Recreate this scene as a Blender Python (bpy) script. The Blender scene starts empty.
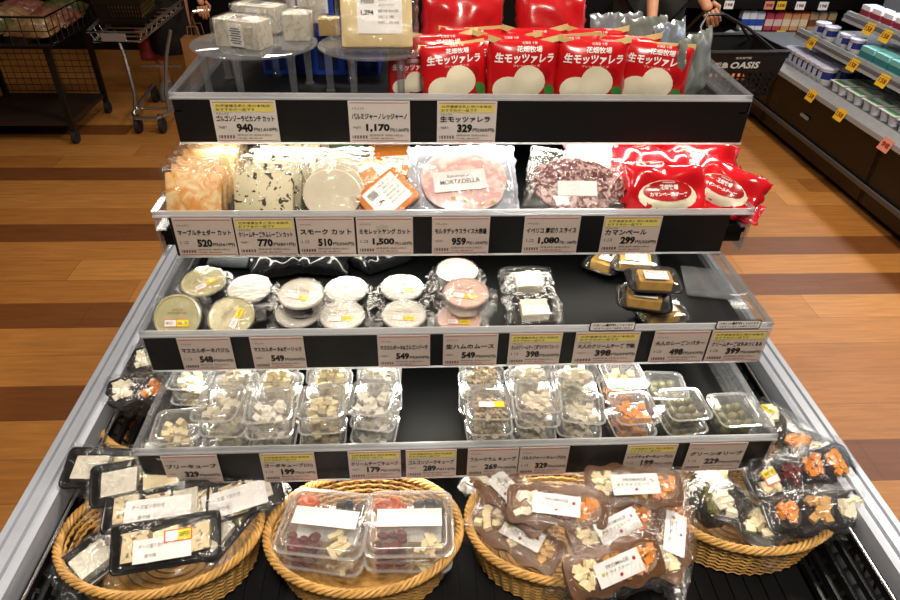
import bpy, math, random
from mathutils import Vector, Matrix, noise
rnd = random.Random(7)
PI = math.pi
sc = bpy.context.scene
COL = sc.collection
LINK = []
# ------------------------------------------------------------------ camera calibration (world: X right, Y away, Z up)
F, H = 650.0, 1.5
cd = Vector((-40, -470, F)).normalized()
_a = -.0116; _b = (40 + 470 * _a) / F
cx_ = Vector((1, _a, _b)).normalized()
cu = -(cd.cross(cx_))
if cu.y > 0: cu = -cu
EYE = Vector((0, 0, H))
def ray(px, py):
    c = Vector(((px - 450) / F, (py - 300) / F, 1)); return Vector((cx_.dot(c), cd.dot(c), cu.dot(c)))
def P(px, py, z):
    r = ray(px, py); return EYE + r * ((z - H) / r.z)
def PY(px, py, Y):
    r = ray(px, py); return EYE + r * (Y / r.y)
def PX(px, py, X):
    r = ray(px, py); return EYE + r * (X / r.x)
def G(px, Y, z):                       # the point at depth Y, height z that lies on picture column px
    k = (px - 450) / F; dz = z - H
    # cam x = cx.x*X + cd.x*Y + cu.x*dz ; cam z = cx.z*X + cd.z*Y + cu.z*dz
    X = (k * (cd.z * Y + cu.z * dz) - cd.x * Y - cu.x * dz) / (cx_.x - k * cx_.z)
    return Vector((X, Y, z))
# ------------------------------------------------------------------ materials
def lin(h):
    c = [int(h[i:i + 2], 16) / 255 for i in (0, 2, 4)]
    return tuple(x / 12.92 if x <= .04045 else ((x + .055) / 1.055) ** 2.4 for x in c) + (1,)
def nt(name):
    m = bpy.data.materials.new(name); m.use_nodes = True
    t = m.node_tree; t.nodes.clear()
    o = t.nodes.new('ShaderNodeOutputMaterial'); return m, t, o
def node(t, kind, **kw):
    n = t.nodes.new('ShaderNode' + kind)
    for k, v in kw.items():
        if k.startswith('i_'):
            key = k[2:]; key = int(key) if key.isdigit() else key.replace('_', ' ')
            n.inputs[key].default_value = v
        else: setattr(n, k, v)
    return n
MATS = {}
def mat(name, col, rough=.5, metal=0, var=.06, scale=40, bump=0, bscale=60, coat=0, emit=0, sss=0, spec=.5):
    if name in MATS: return MATS[name]
    m, t, o = nt(name)
    b = node(t, 'BsdfPrincipled'); L = t.links
    b.inputs['Roughness'].default_value = rough; b.inputs['Metallic'].default_value = metal
    b.inputs['Coat Weight'].default_value = coat; b.inputs['Coat Roughness'].default_value = .08
    b.inputs['Specular IOR Level'].default_value = spec
    c = lin(col)
    tc = node(t, 'TexCoord')
    n = node(t, 'TexNoise', i_Scale=scale, i_Detail=3); L.new(tc.outputs['Object'], n.inputs['Vector'])
    r = node(t, 'ValToRGB')
    r.color_ramp.elements[0].position = .3; r.color_ramp.elements[1].position = .7
    r.color_ramp.elements[0].color = tuple(max(0, x * (1 - var)) for x in c[:3]) + (1,)
    r.color_ramp.elements[1].color = tuple(min(1, x * (1 + var)) for x in c[:3]) + (1,)
    L.new(n.outputs['Fac'], r.inputs['Fac']); L.new(r.outputs['Color'], b.inputs['Base Color'])
    if bump:
        n2 = node(t, 'TexNoise', i_Scale=bscale, i_Detail=4); L.new(tc.outputs['Object'], n2.inputs['Vector'])
        bp = node(t, 'Bump', i_Strength=bump, i_Distance=.004); L.new(n2.outputs['Fac'], bp.inputs['Height'])
        L.new(bp.outputs['Normal'], b.inputs['Normal'])
    if emit:
        b.inputs['Emission Color'].default_value = c; b.inputs['Emission Strength'].default_value = emit
    if sss:
        b.inputs['Subsurface Weight'].default_value = sss; b.inputs['Subsurface Scale'].default_value = .004
    L.new(b.outputs['BSDF'], o.inputs['Surface']); MATS[name] = m; return m
def clear(name, tint='ffffff', gl=.05, edge=.5, rough=.06, bump=0, bscale=50, haze=0):
    m, t, o = nt(name); L = t.links
    tr = node(t, 'BsdfTransparent'); tr.inputs['Color'].default_value = lin(tint)
    g = node(t, 'BsdfGlossy', i_Roughness=rough); g.inputs['Color'].default_value = (1, 1, 1, 1)
    lw = node(t, 'LayerWeight', i_Blend=.35)
    mr = node(t, 'MapRange'); mr.inputs['To Min'].default_value = gl; mr.inputs['To Max'].default_value = edge
    L.new(lw.outputs['Facing'], mr.inputs['Value'])
    mx = node(t, 'MixShader'); L.new(mr.outputs['Result'], mx.inputs['Fac'])
    L.new(tr.outputs['BSDF'], mx.inputs[1]); L.new(g.outputs['BSDF'], mx.inputs[2])
    if bump:
        tc = node(t, 'TexCoord'); n = node(t, 'TexNoise', i_Scale=bscale, i_Detail=3, i_Distortion=1.2)
        L.new(tc.outputs['Object'], n.inputs['Vector'])
        bp = node(t, 'Bump', i_Strength=bump, i_Distance=.006); L.new(n.outputs['Fac'], bp.inputs['Height'])
        L.new(bp.outputs['Normal'], g.inputs['Normal']); L.new(bp.outputs['Normal'], lw.inputs['Normal'])
    out = mx
    if haze:
        d = node(t, 'BsdfTranslucent'); d.inputs['Color'].default_value = (.9, .9, .9, 1)
        d2 = node(t, 'BsdfDiffuse'); d2.inputs['Color'].default_value = (.93, .95, .98, 1)
        ad = node(t, 'MixShader', i_Fac=.5); L.new(d.outputs[0], ad.inputs[1]); L.new(d2.outputs[0], ad.inputs[2])
        m2 = node(t, 'MixShader', i_Fac=haze); L.new(mx.outputs[0], m2.inputs[1]); L.new(ad.outputs[0], m2.inputs[2]); out = m2
    L.new(out.outputs[0], o.inputs['Surface']); MATS[name] = m; return m
def spotted(name, base, spot, scale=30, thr=.6, soft=.04, rough=.5, dist=.6, detail=2, sss=0, coat=0, base2=None):
    m, t, o = nt(name); L = t.links
    b = node(t, 'BsdfPrincipled', i_Roughness=rough)
    b.inputs['Coat Weight'].default_value = coat
    tc = node(t, 'TexCoord'); n = node(t, 'TexNoise', i_Scale=scale, i_Detail=detail, i_Distortion=dist)
    L.new(tc.outputs['Object'], n.inputs['Vector'])
    r = node(t, 'ValToRGB'); e = r.color_ramp.elements
    e[0].position = thr - soft; e[0].color = lin(base); e[1].position = thr + soft; e[1].color = lin(spot)
    if base2:
        x = r.color_ramp.elements.new(.3); x.color = lin(base2)
    L.new(n.outputs['Fac'], r.inputs['Fac']); L.new(r.outputs['Color'], b.inputs['Base Color'])
    L.new(b.outputs['BSDF'], o.inputs['Surface']); MATS[name] = m; return m
black = mat('black_painted_steel', '111214', .35, var=.1, spec=.35)
blackm = mat('matte_black', '0d0d0e', .6, spec=.2)
shelfblk = mat('shelf_black', '08090a', .5, spec=.15)
strip_m = mat('label_strip_black', '17191b', .4, spec=.25)
alu = mat('brushed_aluminium', 'b9bdc4', .35, .75, var=.05, scale=200)
aluw = mat('pale_anodised_rail', 'a9afba', .4, .35, var=.04)
chrome = mat('chrome', 'c8c8c8', .2, .9)
card_m = mat('card_paper', 'cdbeb5', .5, var=.02)
card_lit = mat('card_paper_lit', 'd9d5d1', .5, var=.02)  # same card paper, painted paler for the stronger light on the top shelf
red_line = mat('red_print', 'b5423c', .5)
ink = mat('black_ink', '0c0b0b', .5, var=0)
greyink = mat('grey_ink', '55504d', .5, var=0)
yellow_m = mat('yellow_paper', 'e3d774', .5, var=.03)
white = mat('white_paper', 'f4f3f0', .45, var=.02)
whitepl = mat('white_plastic', 'f0efea', .3, var=.02, coat=.2)
red = mat('red_foil', 'c3141b', .28, var=.08, bump=.25, bscale=25, coat=.4)
redpl = mat('red_film', 'd21a24', .2, var=.1, bump=.3, bscale=30, coat=.5)
gold = mat('gold_foil', 'd2bb7e', .35, .25)
cream = mat('cream_print', 'e9e2c8', .4)
green = mat('green_print', '3e8a3a', .5, var=.3)
bluepl = mat('blue_plastic', '1c3f9c', .4)
navy = mat('navy_plastic', '15204a', .4)
wick = mat('wicker', 'c99c56', .5, var=.28, scale=60, bump=.2)
sky = mat('yellow_sticker', 'f6e414', .45, var=.02)
orsk = mat('orange_red_sticker', 'e0522e', .45)
brown_ink = mat('brown_ink', '8a6a3c', .5)
film = clear('clear_film', gl=.03, edge=.38, rough=.07, bump=.7, bscale=55, haze=.015)
film2 = clear('crinkled_film', gl=.04, edge=.45, rough=.08, bump=.8, bscale=70, haze=.015)
cup_m = clear('clear_cup_plastic', gl=.03, edge=.45, rough=.05, haze=.05)
acry = clear('clear_acrylic', 'f4f7fa', gl=.05, edge=.6, rough=.04, haze=.10)
acry_e = clear('acrylic_edge_glow', 'eef2f7', gl=.15, edge=.6, rough=.1, haze=.6)  # white haze in the material imitates the glow of edge-lit lips
# ------------------------------------------------------------------ mesh building
class MB:
    def __init__(s): s.v = []; s.f = []; s.m = []
    def add(s, vs, fs, mi=0, M=None):
        n = len(s.v)
        s.v += [(M @ Vector(p)) if M else Vector(p) for p in vs]
        s.f += [tuple(i + n for i in f) for f in fs]; s.m += [mi] * len(fs)
    def box(s, c, d, mi=0, M=None):
        x, y, z = (k / 2 for k in d); X, Y, Z = c
        vs = [(X + i * x, Y + j * y, Z + k * z) for k in (-1, 1) for j in (-1, 1) for i in (-1, 1)]
        s.add(vs, [(0, 2, 3, 1), (4, 5, 7, 6), (0, 1, 5, 4), (2, 6, 7, 3), (0, 4, 6, 2), (1, 3, 7, 5)], mi, M)
    def bb(s, lo, hi, mi=0, M=None):
        s.box([(a + b) / 2 for a, b in zip(lo, hi)], [b - a for a, b in zip(lo, hi)], mi, M)
    def loft(s, rings, mi=0, c0=True, c1=True, M=None, closed=True):
        n = len(rings[0]); vs = [p for r in rings for p in r]; fs = []
        for i in range(len(rings) - 1):
            for j in range(n if closed else n - 1):
                k = (j + 1) % n; fs.append((i * n + j, i * n + k, (i + 1) * n + k, (i + 1) * n + j))
        if c0: fs.append(tuple(range(n - 1, -1, -1)))
        if c1: fs.append(tuple((len(rings) - 1) * n + j for j in range(n)))
        s.add(vs, fs, mi, M)
    def lathe(s, prof, n=32, mi=0, M=None, c0=True, c1=True):
        s.loft([[(r * math.cos(2 * PI * j / n), r * math.sin(2 * PI * j / n), z) for j in range(n)] for r, z in prof], mi, c0, c1, M)
    def tube(s, path, r, n=6, mi=0, closed=False, M=None):
        path = [Vector(p) for p in path]; N = len(path); rings = []
        up = Vector((0, 0, 1)); u = None
        for i, p in enumerate(path):
            t = (path[(i + 1) % N] - path[i - 1]) if closed or 0 < i < N - 1 else (path[1] - p if i == 0 else p - path[-2])
            t.normalize()
            if u is None: u = t.cross(up if abs(t.z) < .9 else Vector((1, 0, 0)))
            u = (u - t * u.dot(t)).normalized(); w = t.cross(u)
            rr_ = r[i] if isinstance(r, (list, tuple)) else r
            rings.append([p + (u * math.cos(2 * PI * j / n) + w * math.sin(2 * PI * j / n)) * rr_ for j in range(n)])
        if closed: rings.append(rings[0])
        s.loft(rings, mi, not closed, not closed, M)
    def ball(s, c, r, mi=0, n=10, M=None):
        rx, ry, rz = r if isinstance(r, (list, tuple)) else (r, r, r)
        h = n // 2
        s.loft([[(c[0] + rx * math.cos(2 * PI * j / n) * math.sin(PI * (i + .02) / (h + .04)), c[1] + ry * math.sin(2 * PI * j / n) * math.sin(PI * (i + .02) / (h + .04)), c[2] - rz * math.cos(PI * (i + .02) / (h + .04))) for j in range(n)] for i in range(h + 1)], mi, True, True, M)
    def mesh(s, name, mats, sharp=.7):
        me = bpy.data.meshes.new(name); me.from_pydata([tuple(v) for v in s.v], [], s.f)
        for m in mats if isinstance(mats, (list, tuple)) else [mats]: me.materials.append(m)
        me.polygons.foreach_set('material_index', s.m); me.polygons.foreach_set('use_smooth', [True] * len(s.f))
        me.set_sharp_from_angle(angle=sharp); me.update(); return me
def rr(hx, hy, r, z, n=4, cx=0, cy=0):
    pts = []
    for q, (sx, sy) in enumerate(((1, 1), (-1, 1), (-1, -1), (1, -1))):
        for i in range(n + 1):
            a = (q + i / n) * PI / 2
            pts.append((cx + sx * (hx - r) + r * math.cos(a), cy + sy * (hy - r) + r * math.sin(a), z))
    return pts
_tcache = {}
def tgeo(s, bold=0):
    if (s, bold) in _tcache: return _tcache[(s, bold)]
    cu_ = bpy.data.curves.new('t', 'FONT'); cu_.body = s; cu_.size = 1; cu_.offset = bold; cu_.resolution_u = 2
    ob = bpy.data.objects.new('t', cu_); COL.objects.link(ob); bpy.context.view_layer.update()
    me = bpy.data.meshes.new_from_object(ob.evaluated_get(bpy.context.evaluated_depsgraph_get()))
    vs = [v.co.copy() for v in me.vertices]; fs = [tuple(p.vertices) for p in me.polygons]
    bpy.data.objects.remove(ob); bpy.data.meshes.remove(me); bpy.data.curves.remove(cu_)
    if vs:
        x0 = min(v.x for v in vs); x1 = max(v.x for v in vs); y0 = min(v.y for v in vs); y1 = max(v.y for v in vs)
        vs = [((v.x - x0) / (x1 - x0), (v.y - y0) / (y1 - y0)) for v in vs]
        _tcache[(s, bold)] = (vs, fs, (x1 - x0) / (y1 - y0))
    return _tcache[(s, bold)]
def text(mb, s, x0, y0, w, h, z=0, mi=0, bold=0, fn=None, M=None, slant=0):
    """text squeezed into the box x0..x0+w, y0..y0+h (h None keeps the aspect)"""
    vs, fs, asp = tgeo(s, bold)
    if h is None: h = w / asp
    if w is None: w = h * asp
    out = []
    for a, b in vs:
        x = x0 + a * w + slant * b * h; y = y0 + b * h
        out.append((x, y, fn(x, y) + z if fn else z))
    mb.add(out, fs, mi, M)
def nz(x, y, z=0): return noise.noise((x, y, z))
def pfn(w, h, t, p=3.0, amp=0, fr=30, seed=0, q=.6):
    def f(x, y):
        u = min(1, abs(2 * x / w)); v = min(1, abs(2 * y / h - 1))
        e = (max(0, 1 - u ** p) * max(0, 1 - v ** p)) ** q
        return t * e + amp * nz(x * fr + seed, y * fr, seed) * min(1, e * 3)
    return f
def pillow(mb, w, h, t, tb, nx=16, ny=12, p=3, amp=0, fr=30, seed=0, mi=0, z0=0, edge=0, M=None, q=.6):
    """a bag lying in x, y (y from 0 to h): front bulges t, back tb"""
    f = pfn(w, h, t, p, amp, fr, seed, q); g = pfn(w, h, tb, p, amp * .5, fr, seed + 9, q)
    vs = []; idx = {}
    def ed(x, y): return (edge * nz(x * 90 + seed, y * 90, 3), edge * nz(x * 90, y * 90 + seed, 8), edge * 1.5 * nz(x * 120, y * 120, seed))
    for sgn in (1, -1):
        for j in range(ny + 1):
            for i in range(nx + 1):
                bd = i in (0, nx) or j in (0, ny)
                if sgn < 0 and bd: idx[(sgn, i, j)] = idx[(1, i, j)]; continue
                x = -w / 2 + w * i / nx; y = h * j / ny
                z = f(x, y) if sgn > 0 else -g(x, y)
                if bd and edge:
                    e = ed(x, y); x += e[0]; y += e[1]; z += e[2]
                idx[(sgn, i, j)] = len(vs); vs.append((x, y, z + z0))
    fs = []
    for sgn in (1, -1):
        for j in range(ny):
            for i in range(nx):
                q_ = [idx[(sgn, i, j)], idx[(sgn, i + 1, j)], idx[(sgn, i + 1, j + 1)], idx[(sgn, i, j + 1)]]
                fs.append(tuple(q_ if sgn > 0 else q_[::-1]))
    mb.add(vs, fs, mi, M); return f
def patch(mb, x0, y0, x1, y1, fn, z=.0006, n=6, mi=0, M=None, rot=0):
    cx, cy = (x0 + x1) / 2, (y0 + y1) / 2; vs = []
    for j in range(n + 1):
        for i in range(n + 1):
            x = (x1 - x0) * (i / n - .5); y = (y1 - y0) * (j / n - .5)
            X = cx + x * math.cos(rot) - y * math.sin(rot); Y = cy + x * math.sin(rot) + y * math.cos(rot)
            vs.append((X, Y, fn(X, Y) + z))
    mb.add(vs, [(j * (n + 1) + i, j * (n + 1) + i + 1, (j + 1) * (n + 1) + i + 1, (j + 1) * (n + 1) + i) for j in range(n) for i in range(n)], mi, M)
def disc(mb, cx, cy, a, b, fn, z=.0006, mi=0, rot=0, wob=0):
    vs = [(cx, cy, fn(cx, cy) + z)]; R = 4; N = 20; fs = []
    for k in range(1, R + 1):
        for j in range(N):
            th = 2 * PI * j / N; w_ = 1 + wob * math.sin(3 * th + 1)
            x = a * k / R * math.cos(th) * w_; y = b * k / R * math.sin(th) * w_
            X = cx + x * math.cos(rot) - y * math.sin(rot); Y = cy + x * math.sin(rot) + y * math.cos(rot)
            vs.append((X, Y, fn(X, Y) + z))
    for j in range(N): fs.append((0, 1 + j, 1 + (j + 1) % N))
    for k in range(R - 1):
        for j in range(N): a_ = 1 + k * N; fs.append((a_ + j, a_ + N + j, a_ + N + (j + 1) % N, a_ + (j + 1) % N))
    mb.add(vs, fs, mi)
def RX(a): return Matrix.Rotation(math.radians(a), 4, 'X')
def RY(a): return Matrix.Rotation(math.radians(a), 4, 'Y')
def RZ(a): return Matrix.Rotation(math.radians(a), 4, 'Z')
def T(*p): return Matrix.Translation(Vector(p[0]) if len(p) == 1 else Vector(p))
# ------------------------------------------------------------------ objects
def new(name, me=None, parent=None, label=None):
    o = bpy.data.objects.new(name, me); LINK.append(o)
    if parent is not None: o.parent = parent
    if label: o['label'] = label
    return o
def struct(name, me):
    o = new(name, me); o['kind'] = 'structure'; return o
def place(kind, label, cat, M, group=None, skip=(), name=None):
    """kind = (name, [(part name, mesh, index of parent part or None, part label)]); the first part named None is the root's own mesh"""
    nm, parts = kind
    root = new(name or nm, parts[0][1] if parts[0][0] is None else None)
    if not isinstance(M, Matrix): M = T(M)
    root.matrix_world = M
    root['label'] = label; root['category'] = cat
    if group: root['group'] = group
    made = []
    for i, p in enumerate(parts):
        if p[0] is None: made.append(root); continue
        if p[0] in skip: made.append(None); continue
        o = new(p[0], p[1], root if len(p) < 3 or p[2] is None else made[p[2]])
        if len(p) > 3 and p[3]: o['label'] = p[3]
        made.append(o)
    return root
def lean(px, Y, z, L=60, rz=0, roll=0, dz=0):
    return T(G(px, Y, z + dz)) @ RZ(rz) @ RX(L) @ RZ(roll)
def flat(px, py, z, rz=0, rx=0, ry=0):
    return T(P(px, py, z)) @ RZ(rz) @ RX(rx) @ RY(ry)

# ================================================================== THE SETTING
def floor_mat():
    m, t, o = nt('wood_plank_floor'); L = t.links
    def M_(op, a, b=None, c=None):
        n = node(t, 'Math', operation=op)
        for i, v in enumerate((a, b, c)):
            if v is None: continue
            if isinstance(v, (int, float)): n.inputs[i].default_value = v
            else: L.new(v, n.inputs[i])
        return n.outputs[0]
    tc = node(t, 'TexCoord'); sp = node(t, 'SeparateXYZ'); L.new(tc.outputs['Object'], sp.inputs[0])
    X, Y = sp.outputs[0], sp.outputs[1]
    v = M_('DIVIDE', M_('SUBTRACT', Y, 1.62), .1545); row = M_('FLOOR', v)
    wn = node(t, 'TexWhiteNoise', noise_dimensions='1D'); L.new(row, wn.inputs['W'])
    u = M_('DIVIDE', M_('ADD', X, M_('MULTIPLY', wn.outputs['Value'], 1.4)), 1.4); col = M_('FLOOR', u)
    w2 = node(t, 'TexWhiteNoise', noise_dimensions='2D'); cb = node(t, 'CombineXYZ'); L.new(row, cb.inputs[0]); L.new(col, cb.inputs[1]); L.new(cb.outputs[0], w2.inputs['Vector'])
    dark = None
    for k, x0, x1 in ((2, -9, -.78), (6, -9, .3), (10, -9, -1.25), (-1, -9, -.85), (3, .3, 9), (5, .95, 9), (-3, .82, 9), (14, -9, -1.7), (16, .5, 9)):
        d = M_('MULTIPLY', M_('COMPARE', row, k, .5), M_('MULTIPLY', M_('GREATER_THAN', X, x0), M_('LESS_THAN', X, x1)))
        dark = d if dark is None else M_('MAXIMUM', dark, d)
    ramp = node(t, 'ValToRGB'); e = ramp.color_ramp.elements
    e[0].position = 0; e[0].color = lin('9c632b'); e[1].position = 1; e[1].color = lin('b67c3e'); L.new(w2.outputs['Value'], ramp.inputs[0])
    mx = node(t, 'Mix', data_type='RGBA'); L.new(dark, mx.inputs['Factor']); L.new(ramp.outputs[0], mx.inputs[6]); mx.inputs[7].default_value = lin('70421e')
    mp = node(t, 'Mapping'); mp.inputs['Scale'].default_value = (2.2, 26, 1); L.new(tc.outputs['Object'], mp.inputs[0])
    gr = node(t, 'TexNoise', i_Scale=2.5, i_Detail=6, i_Distortion=.6); L.new(mp.outputs[0], gr.inputs['Vector'])
    g2 = node(t, 'MapRange'); g2.inputs['From Min'].default_value = .3; g2.inputs['From Max'].default_value = .7; g2.inputs['To Min'].default_value = .78; g2.inputs['To Max'].default_value = 1.12; L.new(gr.outputs['Fac'], g2.inputs[0])
    hs = node(t, 'HueSaturation'); L.new(mx.outputs[2], hs.inputs['Color']); L.new(g2.outputs[0], hs.inputs['Value'])
    fy = M_('FRACT', v); fx = M_('FRACT', u)
    seam = M_('MAXIMUM', M_('LESS_THAN', fy, .016), M_('LESS_THAN', fx, .0022))
    m3 = node(t, 'Mix', data_type='RGBA'); L.new(M_('MULTIPLY', seam, .6), m3.inputs['Factor']); L.new(hs.outputs[0], m3.inputs[6]); m3.inputs[7].default_value = lin('4a2d18')
    b = node(t, 'BsdfPrincipled', i_Roughness=.42); b.inputs['Specular IOR Level'].default_value = .35
    L.new(m3.outputs[2], b.inputs['Base Color'])
    L.new(b.outputs[0], o.inputs[0]); return m
def plain(name, lo, hi, m):
    b = MB(); b.bb(lo, hi); return struct(name, b.mesh(name, m))
wallm = mat('dark_wall_paint', '3a3430', .8); ceilm = mat('ceiling_paint', '8a8078', .8)
plain('floor', (-5, -2.5, -.05), (4.2, 8.2, 0), floor_mat())
plain('wall_back', (-5, 8.2, 0), (4.2, 8.3, 3), wallm); plain('wall_front', (-5, -2.6, 0), (4.2, -2.5, 3), wallm)
plain('wall_left', (-5.1, -2.6, 0), (-5, 8.3, 3), wallm); plain('wall_right', (4.2, -2.6, 0), (4.3, 8.3, 3), wallm)
plain('ceiling', (-5.1, -2.6, 3), (4.3, 8.3, 3.05), ceilm)
# ================================================================== REFRIGERATED DISPLAY
XL, XR, YB = -.566, .685, 1.9
case = new('refrigerated_display_case'); case.matrix_world = T(.06, 1.1, 0)
case['label'] = 'black stepped refrigerated island with four cheese shelves and pale metal side rails'; case['category'] = 'display case'
CI = T(-.06, -1.1, 0)
def cpart(name, mb, mats, parent=case, label=None):
    if parent is case: mb.v = [CI @ v for v in mb.v]
    o = new(name, mb.mesh(name, mats), parent, label); return o
def sub(name, mb, mats, parent, label=None):
    mb.v = [CI @ v for v in mb.v]; return new(name, mb.mesh(name, mats), parent, label)
b = MB(); b.bb((XL + .02, .36, .08), (XR - .02, YB, .56)); b.bb((XL + .06, .42, 0), (XR - .06, YB - .04, .08)); cpart('base_cabinet', b, black)
b = MB(); b.bb((XL + .02, .40, .56), (XR - .02, YB, .60))
for i in range(40): b.bb((-.44 + i * .025, .41, .60), (-.427 + i * .025, 1.2, .604))
cpart('deck', b, blackm)
def rail(x0, s):
    pr = [(0, .56), (0, .712), (.004, .72), (.013, .72), (.015, .716), (.018, .716), (.02, .721), (.034, .721), (.036, .716), (.04, .716), (.042, .719), (.05, .717), (.052, .70), (.052, .56)]
    b = MB(); b.loft([[(x0 + s * x, y, z) for x, z in pr] for y in (.33, YB)]); return b
cpart('side_rail', rail(XL, 1), aluw); cpart('side_rail', rail(XR, -1), aluw)
b = MB(); b.bb((XL, .30, .56), (XR, .345, .70)); cpart('front_rail', b, aluw)
for s, x0 in ((1, XL + .052), (-1, XR - .052)):
    b = MB()
    for i, (dx, z) in enumerate(((.006, .69), (.018, .672), (.030, .655), (.042, .638), (.054, .622))):
        b.bb((x0 + s * dx - .0035, .36, z - .012), (x0 + s * dx + .0035, 1.6, z))
    for k in range(50): y = .37 + k * .025; b.add([(x0 + s * .004, y, .682), (x0 + s * .056, y, .612), (x0 + s * .056, y + .006, .612), (x0 + s * .004, y + .006, .682)], [(0, 1, 2, 3)])
    cpart('air_grille', b, black)
    b = MB(); b.tube([(x0 + s * .012, .36, .697), (x0 + s * .012, 1.5, .697)], .0022, 6); cpart('guide_rod', b, chrome, label='thin bright rod beside the grille')
b = MB()
for i in range(5): b.bb((XL + .06, .37 + i * .017, .600), (XR - .06, .379 + i * .017, .628 - .002 * i))
for k in range(26): b.bb((XL + .08 + k * .044, .37, .602), (XL + .084 + k * .044, .45, .615))
cpart('front_grille', b, black)
b = MB(); b.bb((-.38, 1.30, .56), (.50, 1.46, 1.145)); cpart('back_column', b, blackm)
STRIP = {1: (1.007, 1.089, 1.158, -.372, .545, 1.138, .42), 2: (.901, .942, 1.011, -.378, .508, .988, .40), 3: (.740, .843, .905, -.390, .530, .876, .42), 4: (.630, .722, .783, -.392, .524, .747, .40)}
SIDE = {1: (-.373, .543), 2: (-.400, .545), 3: (-.393, .534), 4: (-.396, .529)}
S = {k: v[5] for k, v in STRIP.items()}
ledm = mat('lit_led_diffuser', 'fff3d8', .4, emit=6)
for k, (y0, zb, zt, x0, x1, s_, dep) in STRIP.items():
    xa, xb = SIDE[k]
    b = MB(); b.bb((xa + .004, y0 + .006, s_ - .012), (xb - .004, y0 + dep, s_))
    if k == 2: b.bb((xa + .004, y0 + .012, .955), (xb - .004, y0 + .10, s_ - .012))
    sh = cpart('shelf', b, shelfblk)
    b = MB(); b.loft([rr((x1 - x0) / 2, .004, .003, z, 3, (x0 + x1) / 2, y0 + .004) for z in (zb, zb + .002, zt - .002, zt)]); sub('label_strip', b, strip_m, sh)
    b = MB(); b.bb((xa, y0 - .001, zt), (xb, y0 + .006, zt + .0025)); b.bb((xa, y0 + .003, zt + .0025), (xb, y0 + .005, zt + .009)); b.bb((x0, y0 - .001, zb - .003), (x1, y0 + .004, zb)); sub('acrylic_lip', b, acry_e, sh)
    for x, s in ((xa, 1), (xb, -1)):
        b = MB()
        lo = zb if k > 1 else zt - .02
        b.loft([[(x, y0, lo), (x + s * .004, y0, lo), (x + s * .004, y0, zt + .01), (x, y0, zt + .01)], [(x, y0 + dep, lo), (x + s * .004, y0 + dep, lo), (x + s * .004, y0 + dep, zt + .01 + (.015 if k == 1 else 0)), (x, y0 + dep, zt + .01 + (.015 if k == 1 else 0))]])
        b.bb((x, y0, zt + .008), (x + s * .009, y0 + dep, zt + .011)); b.bb((x, y0, s_), (x + s * .016, y0 + dep, s_ + .003))
        sub('side_panel', b, acry, sh)
    b = MB(); b.bb((x0 + .02, y0 + .016, zb + .001), (x1 - .02, y0 + .034, zb + .006)); sub('light_bar', b, ledm, sh)
    b = MB(); b.bb((x0 + .015, y0 + .010, zb + .006), (x1 - .015, y0 + .040, s_ - .012)); sub('light_housing', b, black, sh)
# ================================================================== PRICE CARDS
def card_kind(w, h, name, price, notice, card_tone=card_m):
    R = RX(90)
    b = MB(); b.box((0, h / 2, 0), (w, h, .001), 0, R)
    for y in (.035, .955): b.box((0, y * h, .0006), (w * .94, h * .012, .0004), 1, R)
    root = b.mesh('price_card', [card_tone, red_line])
    t = MB(); z = .0012
    top = .60 if notice else .66
    n = len(name); nw = min(w * .9, n * h * .17)
    text(t, name, -w * .45 if nw > w * .6 else -nw / 2, h * (.50 if notice else .56), nw, h * .15, z, bold=.03, M=R)
    pw = w * (.085 if ',' not in price else .078) * len(price)
    text(t, price, -pw / 2 - w * .03, h * .245, pw, h * .21, z, bold=.05, M=R)
    tax = '{:,}'.format(int(int(price.replace(',', '')) * 1.08))
    text(t, '円(' + tax + '円)', pw / 2 - w * .02, h * .25, w * .48 - pw / 2 + w * .02, h * .10, z, bold=.02, M=R)
    text(t, '100g当り' if n % 2 else '1コ', -w * .44, h * .33, w * .13, h * .07, z, M=R)
    text(t, 'ナチュラル', -w * .44, h * (.665 if notice else .80), w * .2, h * .05, z, M=R)
    for i in range(16):
        if i % 3 != 1: t.box((-w * .45 + i * w * .0155, h * .13, z), (w * .011, h * .075, .0003), 0, R)
    text(t, '標準税率 価格は税込', -w * .17, h * .15, w * .55, h * .05, z, 1, M=R); text(t, '冷蔵 要保存', -w * .17, h * .075, w * .4, h * .04, z, 1, M=R)
    parts = [(None, root)]
    if notice:
        y = MB(); y.box((0, h * .835, .0008), (w * .92, h * .21, .0004), 0, R)
        parts.append(('yellow_notice', y.mesh('yellow_notice', yellow_m), None, 'yellow notice band'))
        text(t, notice[0], -w * .43, h * .845, w * .84, h * .065, z, 1, M=R, bold=.01); text(t, notice[1], -w * .43, h * .755, w * .6, h * .065, z, 1, M=R, bold=.01)
    parts.append(('printed_text', t.mesh('printed_text', [ink, greyink])))
    return ('price_card', parts)
NOTE = ('北海道産生乳使用の本格派', 'おすすめの一品です')
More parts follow.
